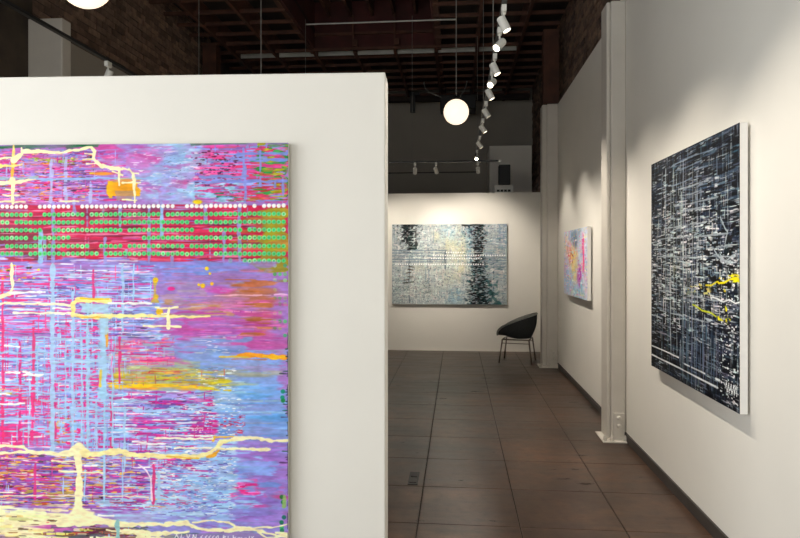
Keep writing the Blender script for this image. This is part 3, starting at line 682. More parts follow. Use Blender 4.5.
    LL(150, 440, 236, 515, (162, 192, 238), .7, 14, 2.4); LL(150, 452, 215, 500, (214, 66, 152), lambda X, Y: .40 * np.clip((222 - X) / 60, 0, 1) * np.clip((505 - Y) / 40, 0, 1), 12, 1.8); LL(150, 445, 236, 512, (244, 246, 250), .10, 4, .9, 1, 5); LL(150, 445, 232, 512, (110, 110, 190), .10, 4, 1.1, 1, 5); LL(100, 480, 205, 518, (180, 208, 240), .4, 14, 2.2); LL(110, 480, 200, 508, (200, 90, 160), .12, 5, 1.2, 1, 4)
    LL(205, 415, 242, 432, (196, 60, 110), .2, 4, 1.4, 1, 4); LL(195, 396, 240, 436, (240, 244, 250), .14, 4, 1.1, 1, 5)
    P.smudge(5, 434, 26, 11, (236, 56, 132), .85, 1.0); P.smudge(-40, 434, 40, 11, (236, 60, 132), .7, 1.0); LL(20, 394, 52, 402, (240, 60, 100), .6, 12, 3); LL(0, 386, 24, 396, (214, 180, 70), .3, 6, 2)
    LL(54, 418, 73, 447, (240, 140, 70), .45, 6, 2.4); LL(56, 424, 70, 446, (246, 176, 60), .2, 5, 2); P.smudge(203, 421, 12, 13, (218, 60, 148), .95, .9, 'iso', 2.0); LL(132, 416, 214, 434, (212, 60, 152), .45, 16, 2.6); LL(196, 410, 212, 432, (250, 240, 248), .06, 2, 1.2, 1, 2)
    # pale-blue netting over the pink cells
    LL(50, 285, 128, 450, (164, 200, 242), .12, 1.6, 26, .95); LL(50, 316, 128, 450, (164, 200, 242), .15, 22, 1.5, .95); LL(60, 392, 130, 448, (152, 192, 238), .25, 12, 3, .9); LL(56, 320, 104, 446, (236, 60, 146), .18, 4.5, 2.6, 1, 3)
    # fine threads of paint
    P.weave(X0, 264, 156, 336, 260, 50, [(236, 70, 150), (210, 60, 150), (150, 120, 206), (172, 204, 242), (250, 246, 250), (96, 84, 150)], [(236, 70, 150), (172, 204, 242)], (8, 46), (6, 26), (.6, 1.3), (.8, 1), .15)
    P.weave(X0, 336, 116, 450, 300, 150, [(236, 60, 142), (220, 60, 150), (172, 206, 242), (130, 140, 214), (246, 240, 250)], [(236, 60, 142), (172, 206, 242), (150, 190, 240)], (6, 36), (8, 46), (.6, 1.3), (.8, 1), .15)
    P.weave(110, 388, 214, 450, 150, 24, [(206, 56, 150), (170, 90, 190), (150, 190, 238), (110, 90, 170), (246, 240, 250)], [(206, 56, 150), (150, 190, 238)], (8, 46), (5, 18), (.6, 1.3), (.8, 1), .15)
    P.weave(X0, 453, 168, 508, 190, 40, [(212, 60, 150), (120, 84, 186), (90, 66, 110), (244, 196, 80), (160, 186, 234), (250, 240, 226)], [(160, 186, 234), (212, 60, 150)], (6, 40), (6, 24), (.6, 1.2), (.8, 1), .2)
    P.speckle(X0, 262, 40, 280, 50, [YE, OR, DK, (200, 150, 40)], (.5, 1.1), 2.6)
    # pink and pale blue verticals of the weave
    for x, ya, yb in ((3, 280, 440), (20.5, 340, 440), (34.5, 318, 410), (33, 380, 440), (95, 268, 320), (113, 400, 447), (121, 335, 382), (155, 462, 502), (36, 462, 500), (56, 400, 440), (-20, 300, 450), (-60, 270, 460), (-96, 300, 430)):
        P.stroke(False, ya, yb, x, 2.6, P.jit((232, 64, 132), 8), .9, .6, .12)
    for x, ya, yb, w in ((53.5, 262, 452, 4.2), (74, 290, 448, 2.6), (89, 300, 448, 2.8), (105, 318, 400, 4.0), (124, 262, 330, 2.4), (98, 400, 448, 2.4), (106, 400, 500, 1.8), (126, 405, 470, 2.0), (83, 335, 440, 1.8), (67, 340, 420, 1.4), (114, 360, 445, 1.6), (38, 342, 400, 1.6), (135, 262, 300, 1.4), (86, 468, 500, 1.8), (105.5, 455, 498, 1.8), (124.5, 455, 500, 1.6), (160, 470, 500, 4), (-10, 300, 440, 3), (-40, 270, 450, 3.4), (-80, 330, 440, 3)):
        P.stroke(False, ya, yb, x, w, P.jit((170, 206, 240), 5), .95, .7)
    for y, xa, xb in ((351, X0, 60), (358, 0, 110), (384, 0, 52), (391, 0, 110), (418, 0, 104), (364, 52, 110), (372, 30, 104), (399, 40, 150), (408, 52, 130), (360, 54, 104), (379, 54, 100), (437, 60, 100), (420, 80, 128), (428, 20, 55), (411, 52, 100), (345, 52, 100), (337, 50, 100), (340, X0, 0), (400, X0, 0), (408, 134, 196), (404, 190, 240)):
        P.stroke(True, xa, xb, y, P.rng.uniform(1.4, 2.6), P.jit((172, 206, 242), 6), .9, 1.2)
    P.rect(100, 318, 109, 395, (170, 206, 236), .8, 2.5); P.rect(100, 378, 108, 398, (166, 210, 240), .9, 2)
    P.stroke(False, 325, 346, 108, 3, (240, 170, 60), .95, .6); P.stroke(False, 368, 386, 102, 2.4, (236, 206, 70), .9, .5)
    # orange and yellow accents
    P.smudge(104, 172, 14, 3, OR, .95, .5); P.rect(110, 181, 140, 194, (246, 176, 20), .95, 3); P.rect(110, 180, 114, 197, (246, 186, 20), .9, 1.6); P.smudge(126, 186, 12, 6, (238, 160, 20), .9)
    P.rect(118, 191, 134, 199, (176, 140, 130), .7, 2); P.smudge(199, 201, 7, 3.4, (240, 206, 20), 1, .2, 'iso', 3)
    P.rect(154, 276, 159, 300, (214, 176, 60), .8, 2); P.disc(157, 278.5, 2.8, (238, 196, 20), 1); P.disc(161, 310, 3.6, (240, 190, 30), .95); P.disc(158, 295, 2.2, (226, 186, 40), .9)
    P.disc(208, 267, 2, (240, 206, 40)); P.disc(211, 272, 1.3, YE); P.disc(204, 284, 2.4, (236, 190, 40)); P.disc(213, 282, 1.8, (236, 180, 50)); P.disc(200, 283, 1.4, YE)
    P.smudge(173, 287, 5, 2.6, (240, 50, 150), 1, .2, 'iso', 3)
    # ---- poured cream lines
    Y1 = (253, 226, 130); O1 = (250, 176, 70)
    P.drip([(14, 143), (14.5, 160)], [2, 3], Y1); P.drip([(13.5, 160), (13, 180)], [3.6, 3], O1); P.drip([(13, 178), (13, 202)], [5, 3], CR)
    P.drip([(14, 158), (24, 150), (48, 150.5)], [6, 2.6, 2.2], CR); P.drip([(22, 149), (40, 149.2), (60, 151), (80, 148.6), (93, 146)], [3, 2.6, 2.4, 2.6, 2.8], CR); P.drip([(22, 146), (23, 152)], 2, CR)
    P.drip([(-40, 157), (14, 156)], 2.2, CR); P.drip([(-40, 164), (0, 164), (14, 164), (23, 162)], [3, 3, 2.6, 1.4], Y1); P.drip([(-60, 180), (10, 181), (24, 179), (36, 177)], [2, 3, 3, 1.4], CR)
    for y, xa, xb in ((188, 6, 16), (193.5, 3, 20), (200, 0, 26), (200, 60, 80), (199, 124, 138), (152.6, 86, 95), (158, 84, 96), (162, 88, 97)): P.drip([(xa, y), (xb, y)], 1.3, CR)
    P.drip([(93, 146), (95.5, 150), (95, 156), (98, 161), (104, 165), (113, 167.5), (124, 167.5), (130, 168), (134, 172), (135.5, 178), (136, 188), (136.5, 201)], [3, 2.6, 2.2, 2.6, 3.2, 3.4, 2.6, 2, 2.2, 2.4, 2.2, 2], CR)
    P.drip([(120, 168), (121, 184)], [2, 1.4], CR); P.drip([(124, 181), (142, 181.5)], 1.6, CR); P.drip([(134, 172), (140, 172)], 1.2, CR); P.drip([(114, 170), (124, 174)], 1.4, CR)
    P.drip([(12.5, 262), (12.5, 288), (10, 292), (0, 295.5), (-40, 296)], [3, 2.6, 3.4, 3, 2.6], CR); P.drip([(10, 291), (46, 291)], [2.6, 1.8], WH)
    P.drip([(-60, 303), (40, 302), (72, 304)], 2, (252, 244, 200)); P.drip([(14, 312), (74, 312)], 2, (250, 244, 214)); P.drip([(54, 307), (74, 307)], 1.4, WH)
    P.drip([(74, 314), (74.5, 303), (79, 298), (92, 299), (111, 299.5)], [4, 5, 4.4, 3.6, 4], (253, 236, 150)); P.drip([(82, 297), (110, 297.6)], 1.6, YE)
    P.drip([(74, 313), (84, 315.5), (108, 314.5), (150, 314), (170, 314.8), (211, 314.6)], [4.6, 3.6, 4.4, 3, 2.6, 2.2], (254, 238, 160)); P.drip([(78, 315), (108, 316)], 1.2, (240, 190, 60))
    P.rect(82, 303, 111, 311, (176, 214, 232), .9, 2); P.drip([(110, 301.5), (153, 301.5)], 1.8, WH); P.drip([(112, 306), (134, 308)], 2, (190, 212, 240)); P.rect(102, 317, 109, 334, (176, 212, 236), .9, 2)
    P.drip([(157, 306), (170, 306.5), (179, 305)], 1.8, CR); P.drip([(171, 306), (169.5, 314), (170, 326)], [2, 2.6, 3], CR); P.drip([(145, 324), (182, 325)], 1.8, CR)
    for xa in (163, 166): P.drip([(xa, 312), (170, 312)], 1.2, CR)
    # main poured line at the lower third
    P.drip([(-124, 446), (-40, 444), (0, 445.5), (24, 446), (30, 450.5), (60, 453), (74, 450)], [2.4, 2.4, 2.6, 2.6, 2.2, 2.4, 5], CR); P.drip([(-60, 452), (0, 453), (30, 451), (74, 453.5)], [2, 2.2, 3, 3], CR)
    P.drip([(73, 449), (80, 446), (86, 450)], [5, 9, 6], CR); P.drip([(84, 452), (100, 452), (112, 450.5), (120, 448.5), (132, 452), (150, 453), (178, 453.5), (200, 453), (209, 451), (216, 446), (222, 438.5), (236, 435)], [7, 4.4, 5, 6, 5, 4, 4, 4.2, 4, 4.2, 4, 3.4], (254, 238, 170))
    P.drip([(208, 454), (216, 451), (220, 447)], [3, 3.4, 2], (244, 176, 60)); P.drip([(168, 454), (200, 454.5)], 1.4, (246, 196, 60)); P.drip([(214, 437), (216, 433.5), (236, 433)], [3, 1.6, 1.2], (236, 190, 60))
    P.drip([(236, 435), (252, 434), (262, 435), (272, 436.8), (288, 436.4)], [3.6, 3, 3.4, 2.6, 2.2], CR); P.drip([(156, 435.8), (214, 435.8)], 1.7, (253, 244, 214)); P.drip([(176, 445), (212, 444.6)], 1.5, (253, 244, 214)); P.drip([(216, 445.5), (250, 445.4), (270, 445.6)], [1.6, 2.4, 2.8], CR)
    P.drip([(134, 440), (148, 440)], 1.4, WH); P.drip([(0, 403.5), (25, 403)], 2, WH); P.drip([(5, 345), (20, 346)], 1.6, WH); P.drip([(0, 393.5), (10, 393.5)], 1.8, WH)
    for y, xa, xb in ((371, 6, 20), (373.5, 24, 44), (371, 24, 30)): P.drip([(xa, y), (xb, y)], 2.0, WH, 1.0)
    P.drip([(79, 455), (80, 470), (80, 492), (79, 510)], [8, 5, 6.4, 9], CR, .8); P.drip([(53, 460), (76, 460)], 1.4, CR); P.drip([(86, 464), (98, 464)], 1.4, WH); P.drip([(60, 470), (104, 471)], 1.6, CR)
    P.drip([(-60, 497), (76, 494), (150, 494)], 1, (250, 232, 200))
    P.drip([(140, 462), (148, 468), (152, 476), (153.5, 498)], 1.4, (250, 220, 236), .3)
    # cream pool along the bottom
    P.rect(X0, 509, 96, 526, CR, 1, 5.0); P.rect(X0, 520, 52, 545, CR, .95, 8); P.smudge(80, 512, 14, 9, CR, 1, .5, 'iso', 3); L(X0, 504, 70, 516, CR, .4, 20, 2.4)
    P.rect(56, 526, 130, 540, (120, 84, 74), .85, 5); P.rect(90, 530, 190, 549, (150, 146, 130), .8, 7); P.rect(180, 529, 276, 549, (150, 124, 170), .7, 6); L(50, 524, 135, 542, (196, 84, 80), .25, 9, 2); L(52, 523, 150, 545, (60, 66, 66), .22, 10, 1.6); L(95, 530, 150, 549, (186, 180, 60), .35, 10, 2.4); L(130, 528, 200, 545, (110, 130, 150), .3, 9, 2); P.rect(X0, 536, 90, 549, (206, 176, 120), .8, 4)
    P.weave(52, 524, 150, 544, 60, 4, [(110, 60, 80), (196, 90, 80), (70, 90, 80), (190, 170, 60), (90, 100, 110), CR], [SKY], (6, 36), (4, 10), (.8, 2.6), (.7, 1)); P.smudge(112, 540, 18, 5, (170, 170, 50), .7)
    L(X0, 514, 62, 545, (120, 92, 66), .16, 12, 2.2, .9); L(X0, 526, 70, 548, (190, 140, 70), .14, 12, 2, .8); P.weave(X0, 512, 60, 545, 10, 0, [(120, 100, 80), (170, 120, 70), (90, 80, 70)], [SKY], (5, 20), (4, 10), (.8, 2.2), (.6, .9)); P.weave(X0, 508, 70, 540, 30, 0, [CR, (250, 230, 150)], [SKY], (12, 50), (4, 10), (1.5, 3.5), (.9, 1))
    P.drip([(60, 522), (98, 518), (112, 520.5), (130, 522), (150, 521), (168, 521.5), (188, 519), (194, 522), (204, 525.5), (226, 526.5), (243, 524), (262, 526), (276, 530), (288, 529.5)], [9, 7, 5, 4.2, 3.6, 4, 4, 3.6, 2.4, 3, 3.6, 3, 1.8, 1.8], CR)
    P.drip([(194, 519), (214, 516.6), (230, 518), (236, 522.5), (252, 523.5), (272, 522), (288, 519)], [1.6, 1.6, 1.8, 2, 1.6, 1.6, 1.4], CR); P.drip([(258, 527), (267, 532.5), (288, 531)], [2, 1.6, 1.4], CR); P.drip([(276, 527), (288, 528)], 1.6, CR)
    P.drip([(120, 528), (150, 531), (190, 528)], [3, 5.6, 1.6], CR); P.drip([(140, 536), (165, 536)], [6, 3], CR); P.drip([(108, 528), (124, 529)], 1.6, CR); P.drip([(119, 518), (119, 540)], 3.6, (150, 196, 196))
    P.drip([(100, 513), (115, 514)], 1.8, WH); P.disc(285, 537, 4, (240, 206, 30))
    # handwriting low on the right
    hand = [[(176, 535), (178, 531), (180, 535)], [(183, 531), (182, 535), (185, 534)], [(188, 531), (189.5, 535), (191, 531)], [(194, 535), (194.5, 531), (197, 535), (197.5, 531)]]
    for x in (202, 206.5, 210, 213.5, 217): hand.append([(x + 1.6, 531.6), (x, 533), (x + 1.4, 534.8)])
    hand += [[(219.5, 535), (219.3, 531.4)], [(224, 535), (224.4, 531.4), (226.5, 532.4), (224.4, 533.4), (227, 535)], [(229, 532), (229.2, 535), (231, 534)], [(234, 531), (234.3, 535)], [(236.5, 532.5), (234.8, 533.6), (237, 535)], [(239, 533), (239.2, 535), (240.6, 533), (241, 535), (242.4, 533), (243, 535)], [(245, 533.4), (246.6, 533), (246.4, 535)], [(250, 531.6), (249.8, 535)], [(254, 531.6), (252.4, 532), (254, 533.8), (252.2, 535)]]
    for h_ in hand: P.drip(h_, 0.8, WH, 0.0, 1, .4, .1)
    P.finish(1.05, 1.0, 0.05)
    # thin green/dark trim where the paint wraps the right edge
    P.stroke(False, 330, 549, 287.8, 1.2, (70, 76, 80), .7, .3, .3)
    return P

def navy_painting():
    P = Paint(0, 0, 100, 102, 4.2, (18, 21, 29), 5)
    NV, BK, G1, G2, W1 = (34, 46, 68), (16, 18, 24), (112, 124, 138), (178, 187, 192), (232, 235, 234)
    for cx, cy, rx, ry, c in ((80, 40, 26, 16, NV), (60, 62, 30, 30, (36, 48, 68)), (85, 15, 20, 14, BK), (70, 80, 34, 16, (32, 42, 60)), (84, 66, 18, 8, (20, 26, 46)), (20, 88, 26, 12, BK), (15, 10, 20, 8, BK), (92, 50, 10, 10, BK)):
        P.smudge(cx, cy, rx, ry, c, .9, .6, 'iso', 1.0)
    L = P.layer
    mid = lambda X, Y: np.exp(-((Y - 47) / 24) ** 2) * np.clip((98 - X) / 26, .35, 1) * np.clip(.55 + X / 60, 0, 1)
    L(0, 0, 100, 102, (50, 64, 86), .20, 16, 1.3, .7, 1); L(0, 0, 100, 102, (52, 64, 86), .12, .9, 24, .7, 1); L(30, 0, 98, 30, (84, 104, 126), .16, 34, .8, .8, 3); L(30, 20, 95, 60, (70, 88, 112), .18, 18, 1.2, .6, 4)
    L(0, 0, 100, 102, G1, lambda X, Y: .055 + .27 * mid(X, Y), 12, .8, .9, 0); L(0, 0, 100, 102, G1, lambda X, Y: .07 + .20 * mid(X, Y), .8, 12, .9, 0)
    L(0, 0, 100, 102, G2, lambda X, Y: .02 + .24 * mid(X, Y), 7, .7, .95, 0); L(0, 0, 100, 102, W1, lambda X, Y: .015 + .17 * mid(X, Y), 7.0, .42, .95, 0); L(0, 0, 100, 102, (206, 208, 202), lambda X, Y: .02 + .14 * mid(X, Y), .9, 9, .9, 0)
    L(0, 0, 100, 102, BK, lambda X, Y: .15 + .15 * mid(X, Y), 4.5, .5, .9, 0); L(0, 0, 100, 102, BK, lambda X, Y: .10 * mid(X, Y), .9, 4, .9, 0); L(70, 36, 100, 60, BK, .25, 4, 2.2, .95, 4); L(82, 42, 100, 100, W1, .12, 1.6, .6, .95, 2)
    for y in (33, 38, 44, 47, 64, 72): P.stroke(True, P.rng.uniform(0, 14), P.rng.uniform(70, 100), y + P.rng.uniform(-1, 1), .55, G2, .85, .5, .15, .3, 14)
    for y in (5, 8, 11, 14, 17, 20, 24, 27): P.stroke(True, P.rng.uniform(28, 44), P.rng.uniform(64, 99), y, .6, (150, 168, 186) if y < 16 else G2, .75, .4, .2, .3, 14)
    for x in (22, 29, 33, 37, 42, 45, 48, 52, 56, 61): P.stroke(False, P.rng.uniform(2, 16), P.rng.uniform(70, 101), x, P.rng.uniform(.4, .9), P.jit(G2, 10), .8, .25, .12, .3, 14)
    for x in (25, 27, 44, 50, 55, 58, 59.5): P.stroke(False, 50, 101, x, .6, P.jit(G1, 10), .8, .25, .15, .3, 14)
    L(40, 74, 82, 101, (100, 116, 136), .22, .8, 16, .85, 3); L(0, 76, 45, 92, (110, 118, 126), .10, 16, .7, .9, 2)
    P.stroke(True, 0, 40, 91.6, .7, W1, .95, .25, .08, .3, 20); P.stroke(True, 0, 82, 96.4, .7, W1, .9, .3, .1, .3, 20); P.stroke(True, 46, 84, 93.6, .8, W1, .9, .3, .12, .3, 16); P.stroke(True, 0, 30, 76, .6, G2, .8, .5, .2)
    P.drip([(72, 60), (76, 63), (100, 63)], .7, W1); P.drip([(84, 33), (90, 37), (88, 44)], .6, G2); P.drip([(78, 45), (88, 49), (97, 46)], .7, G2)
    # yellow splashes
    Y = (238, 222, 16)
    L(82, 52.5, 100, 56.5, Y, .28, 4, 1.0, 1, 1); P.drip([(70, 57.6), (82, 57), (99, 54.6)], [.4, .6, 1.0], Y); L(87, 56, 91, 72, Y, .22, 1.6, 2.4, 1, 1); P.drip([(56, 67.0), (70, 68.4), (80, 69.5)], [.4, .5, .6], (206, 214, 30)); L(80, 68, 95, 72.5, (222, 216, 24), .28, 4, 1.0, 1, 1)
    P.smudge(58, 36, 3, 2, (150, 156, 90), .7, .6, 'iso', 2); L(52, 54, 72, 60, (196, 190, 110), .25, 5, 1.2); P.smudge(34, 53, 4, 3, (170, 172, 120), .4)
    # written strokes low at the near corner
    for k in range(5): P.drip([(88 + k * 2.0, 95 + (k % 2)), (89.2 + k * 2.0, 93), (89.6 + k * 2.0, 96)], .35, W1, .2)
    P.finish(1.15, 1.0, 0.04)
    return P

def pale_painting():
    P = Paint(0, 0, 115, 81, 2.6, (172, 180, 182), 9)
    for cx, cy, rx, ry, c in ((60, 12, 14, 10, (158, 188, 200)), (64, 40, 18, 34, (204, 206, 188)), (70, 30, 10, 30, (210, 208, 182)), (62, 70, 12, 12, (138, 168, 186)), (50, 50, 20, 20, (190, 194, 186)), (108, 12, 10, 14, (128, 146, 164)), (100, 50, 12, 30, (172, 180, 180)), (8, 20, 10, 20, (154, 158, 164)), (30, 60, 26, 20, (180, 184, 180)), (80, 16, 8, 16, (120, 146, 160)), (78, 28, 4, 18, (134, 166, 184))):
        P.smudge(cx, cy, rx, ry, c, .8, .6, 'iso', 1.0)
    L = P.layer
    L(0, 0, 115, 81, (206, 210, 206), .28, 5, 1.0, .7, 0); L(0, 0, 115, 81, (210, 212, 206), .22, 1.0, 5, .7, 0); L(0, 0, 115, 81, (134, 146, 154), .20, 1.0, 1.0, .6, 0); L(0, 0, 115, 81, (100, 108, 114), .06, 1.2, .8, .8, 0); L(90, 0, 115, 81, (140, 154, 166), .25, 8, 1.0, .8, 2); L(0, 50, 50, 81, (112, 118, 120), .13, .9, .9, .8, 4)
    for cx, cy in ((46, 12), (60, 22), (68, 26), (70, 46), (27, 44)): P.smudge(cx, cy, 4, 7, (214, 208, 170), .4, .9, 'ver')
    D = (26, 30, 33)
    L(0, 0, 40, 34, D, lambda X, Y: .95 * np.exp(-((X - 15 - Y * .12) / (7.5 - Y * .16)) ** 2) * np.clip((30 - Y) / 14, 0, 1), 1.8, 1.4, .92, 0, .5); L(15, 5, 26, 26, (54, 62, 62), .6, 3, 3, .9, 1); P.smudge(18, 1, 8, 1.6, D, .7)
    P.stroke(False, 22, 80, 17.5, 1.4, (96, 108, 116), .6, .6, .3)
    for y in (6, 12, 17.5, 23): P.stroke(True, 17, 24, y, .7, (176, 184, 180), .9, .3)
    band = lambda X, Y: .92 * np.exp(-((X - 87) / (5.2 + 4.2 * np.clip((Y - 30) / 40, 0, 1))) ** 4) * (.82 + .18 * np.sin(Y * .35))
    L(68, 0, 112, 81, (64, 96, 104), lambda X, Y: .5 * np.exp(-((X - 88) / 11) ** 2) * np.clip((Y - 20) / 40, .25, 1), 3.5, 2.0, .85, 0); L(94, 58, 108, 81, (62, 100, 100), .5, 4, 3, .8, 3)
    L(68, 0, 112, 81, (34, 44, 48), band, 2.2, 1.0, .9, 0, .6); L(68, 0, 112, 81, (14, 18, 20), lambda X, Y: .42 * band(X, Y), 2.4, .8, .9, 0, .35); L(78, 0, 97, 81, (150, 164, 170), .16, 3, .9, .85, 1); L(80, 4, 95, 40, (120, 70, 66), .05, 2, 1, .8, 1)
    P.stroke(True, 70, 92, 1, 1.4, (30, 34, 32), .9); L(70, 0, 84, 14, (64, 78, 90), .35, 2.2, 1.5, .9, 2)
    for y in (26.5, 29, 32, 35.6, 38): P.stroke(True, 0, 56, y, .9, (104, 120, 134), .75, .25, .1)
    for y in (34, 36.5, 39, 43): P.stroke(True, 90, 115, y, .9, (120, 134, 146), .7, .25, .1)
    P.stroke(False, 27, 46, 53.6, 1.4, (96, 108, 116), .8, .4)
    for x, ya, yb in ((34, 45, 58), (37, 45, 60), (42, 8, 20)): P.stroke(False, ya, yb, x, 1.2, (134, 148, 156), .7)
    for k, (x, y) in enumerate(((20, 43), (19, 46), (17, 49), (19, 53), (15, 56), (14, 59), (20, 58))): P.stroke(True, x - 3, x + 3, y, 1.1, (74, 58, 50) if k < 5 else (64, 66, 60), .85, .8)
    def dots(y, xa, xb):
        for x in np.arange(xa, xb, 2.36): P.disc(x, y, .66, (255, 255, 255), 1, .2)
    P.finish(1.12, 1.1, .04)
    dots(28.4, 55, 73); dots(31.4, 42, 114); dots(34.6, 40, 90); dots(40.4, 4, 92)
    return P

def pastel_painting():
    P = Paint(0, 0, 100, 54, 2.4, (206, 212, 224), 13)
    for cx, cy, rx, ry, c in ((52, 8, 20, 10, (128, 150, 172)), (56, 10, 8, 6, (96, 120, 146)), (24, 18, 14, 10, (214, 170, 150)), (30, 22, 10, 6, (200, 120, 80)), (44, 26, 14, 16, (232, 206, 140)), (50, 34, 12, 12, (230, 214, 160)), (84, 16, 7, 14, (232, 40, 130)), (88, 24, 5, 10, (226, 50, 140)), (72, 34, 8, 8, (190, 90, 176)), (66, 40, 8, 6, (196, 120, 196)), (12, 30, 14, 14, (216, 190, 222)), (20, 44, 24, 10, (170, 196, 224)), (60, 48, 30, 6, (150, 196, 212)), (92, 40, 8, 14, (220, 210, 226)), (12, 6, 14, 8, (236, 226, 206)), (6, 12, 6, 8, (240, 228, 170))):
        P.smudge(cx, cy, rx, ry, c, .85, .8, 'iso', 1.2)
    P.weave(0, 0, 100, 54, 260, 180, [(236, 238, 244), (190, 206, 226), (220, 190, 220), (236, 220, 190), (160, 190, 214)], [(240, 240, 244), (180, 200, 224), (226, 150, 190), (236, 214, 150)], (3, 16), (3, 14), (.5, 1.3), (.35, .8), .2)
    P.speckle(0, 0, 100, 54, 160, [(226, 60, 140), (120, 140, 190), (240, 200, 90), (250, 250, 250)], (.3, .7), 1.0)
    P.drip([(85, 4), (86, 28)], [1, 3], (236, 36, 126), .8); P.drip([(34, 18), (44, 22), (40, 26)], 1.2, (176, 90, 60)); P.drip([(70, 30), (76, 36), (68, 40), (74, 45)], 1.6, (176, 70, 170), 1)
    P.finish(1.15, 1.2, .04)
    return P

def painting_material(name, rough=0.55):
    m, nt, bs = nmat(name)
    at = nt.nodes.new('ShaderNodeAttribute'); at.attribute_name = 'paint'
    nt.links.new(at.outputs['Color'], bs.inputs['Base Color'])
    bs.inputs['Roughness'].default_value = rough; bs.inputs['Specular IOR Level'].default_value = 0.15
    bump(nt, bs, noise(nt, tex_coords(nt), 900, 2), 0.06, 0.001)
    return m

def hang_painting(name, label, P, w, h, t, loc, rz, side_mat, relief=0.0012):
    """loc: lower-left corner (seen from the front) of the back of the canvas; local x right, z up, front at y=-t"""
    root = empty(name, loc, rz)
    H, W = P.H, P.W
    xs_ = np.linspace(0, w, W); zs_ = np.linspace(h, 0, H)
    co = np.zeros((H, W, 3), np.float32)
    co[..., 0] = xs_[None, :]; co[..., 2] = zs_[:, None]; co[..., 1] = -t - 0.0008 - np.clip(P.h, 0, 1) * relief
    idx = np.arange(H * W).reshape(H, W)
    q = np.stack([idx[1:, :-1], idx[1:, 1:], idx[:-1, 1:], idx[:-1, :-1]], -1).reshape(-1, 4)
    me = bpy.data.meshes.new('canvas')
    me.vertices.add(H * W); me.vertices.foreach_set('co', co.ravel())
    n = len(q); me.loops.add(n * 4); me.loops.foreach_set('vertex_index', q.ravel().astype(np.int32))
    me.polygons.add(n); me.polygons.foreach_set('loop_start', np.arange(0, n * 4, 4, dtype=np.int32))
    me.polygons.foreach_set('use_smooth', np.ones(n, bool))
    me.update(calc_edges=True)
    c = np.clip(P.img / 255.0, 0, 1); c = np.where(c <= 0.04045, c / 12.92, ((c + 0.055) / 1.055) ** 2.4)
    rgba = np.ones((H, W, 4), np.float32); rgba[..., :3] = c
    a = me.color_attributes.new('paint', 'FLOAT_COLOR', 'POINT'); a.data.foreach_set('color', rgba.ravel())
    link('canvas', me, painting_material(name + '_paint'), root)
    MB().box(0.0005, -t, 0.0005, w - 0.0005, -0.004, h - 0.0005).build('canvas_side', side_mat, root)
    MB().box(0.04, -0.004, 0.04, w - 0.04, 0.0, h - 0.04).build('stretcher', M['wood'], root)
    tag(root, label, 'painting')
    return root

# large bright painting on the display wall
tB = 0.036
Minv = part.matrix_world.inverted()
nrm = (part.matrix_world.to_3x3() @ Vector((0, -1, 0)))
def on_part(u, v, off):
    p0 = part.matrix_world @ Vector((0, -off, 0)); d = ray(u, v)
    t = (p0 - CAM).dot(nrm) / d.dot(nrm); return Minv @ (CAM + d * t)
a = on_part(288.3, 142.8, tB); b = on_part(0, 146, tB)
kx = (a.x - b.x) / 288.3
wB = kx * (288.3 + 124); hB = (on_part(200, 150, tB).z - on_part(200, 500, tB).z) / 350 * (549 - 143) * 1.008
loc = part.matrix_world @ Vector((a.x - wB, -0.0005, a.z - hB))
PB = bright_painting()
hang_painting('bright_abstract_painting', 'large abstract painting in magenta, blue and green with poured cream lines on the display wall', PB, wB, hB, tB, loc, pang, M['linen_side'])

# navy painting on the right wall (front faces -X: rotate so local x runs toward the camera side)
def wall_painting(name, label, P, uf, un, vt, vb, t, side, gap):
    far = on_x(uf, (vt[0] + vb[0]) / 2, XW - t - gap); near = on_x(un, vt[1], XW - t - gap)
    zt = (on_x(uf, vt[0], XW - t - gap).z + near.z) / 2
    zb = (on_x(uf, vb[0], XW - t - gap).z + on_x(un, vb[1], XW - t - gap).z) / 2
    w = far.y - near.y
    return hang_painting(name, label, P, w, zt - zb, t, (XW - gap, far.y, zb), -math.pi / 2, side), (near.y, far.y, zb, zt)
NP, npb = wall_painting('navy_abstract_painting', 'square navy and white woven abstract painting with yellow splashes', navy_painting(), 651.5, 740, (165, 122), (367, 412), 0.042, M['canvas_side'], 0.012)
SP, spb = wall_painting('pastel_abstract_painting', 'small pastel abstract painting with pink and yellow marks between two white columns', pastel_painting(), 564.2, 587.4, (232.4, 226.2), (294.6, 299.0), 0.045, M['canvas_side'], 0.012)
# pale painting on the far wall
tF = 0.045
a = on_y(392, 225, YF - tF); b = on_y(507, 304.7, YF - tF); c = on_y(507, 223.4, YF - tF)
zt = (a.z + c.z) / 2
hang_painting('pale_abstract_painting', 'wide pale grey abstract painting with two dark vertical bands and white dots', pale_painting(), b.x - a.x, zt - b.z, tF, (a.x, YF - 0.001, b.z), 0, M['grey_side'])
print('PAINTINGS', wB, hB, npb, spb, b.x - a.x, zt - b.z)

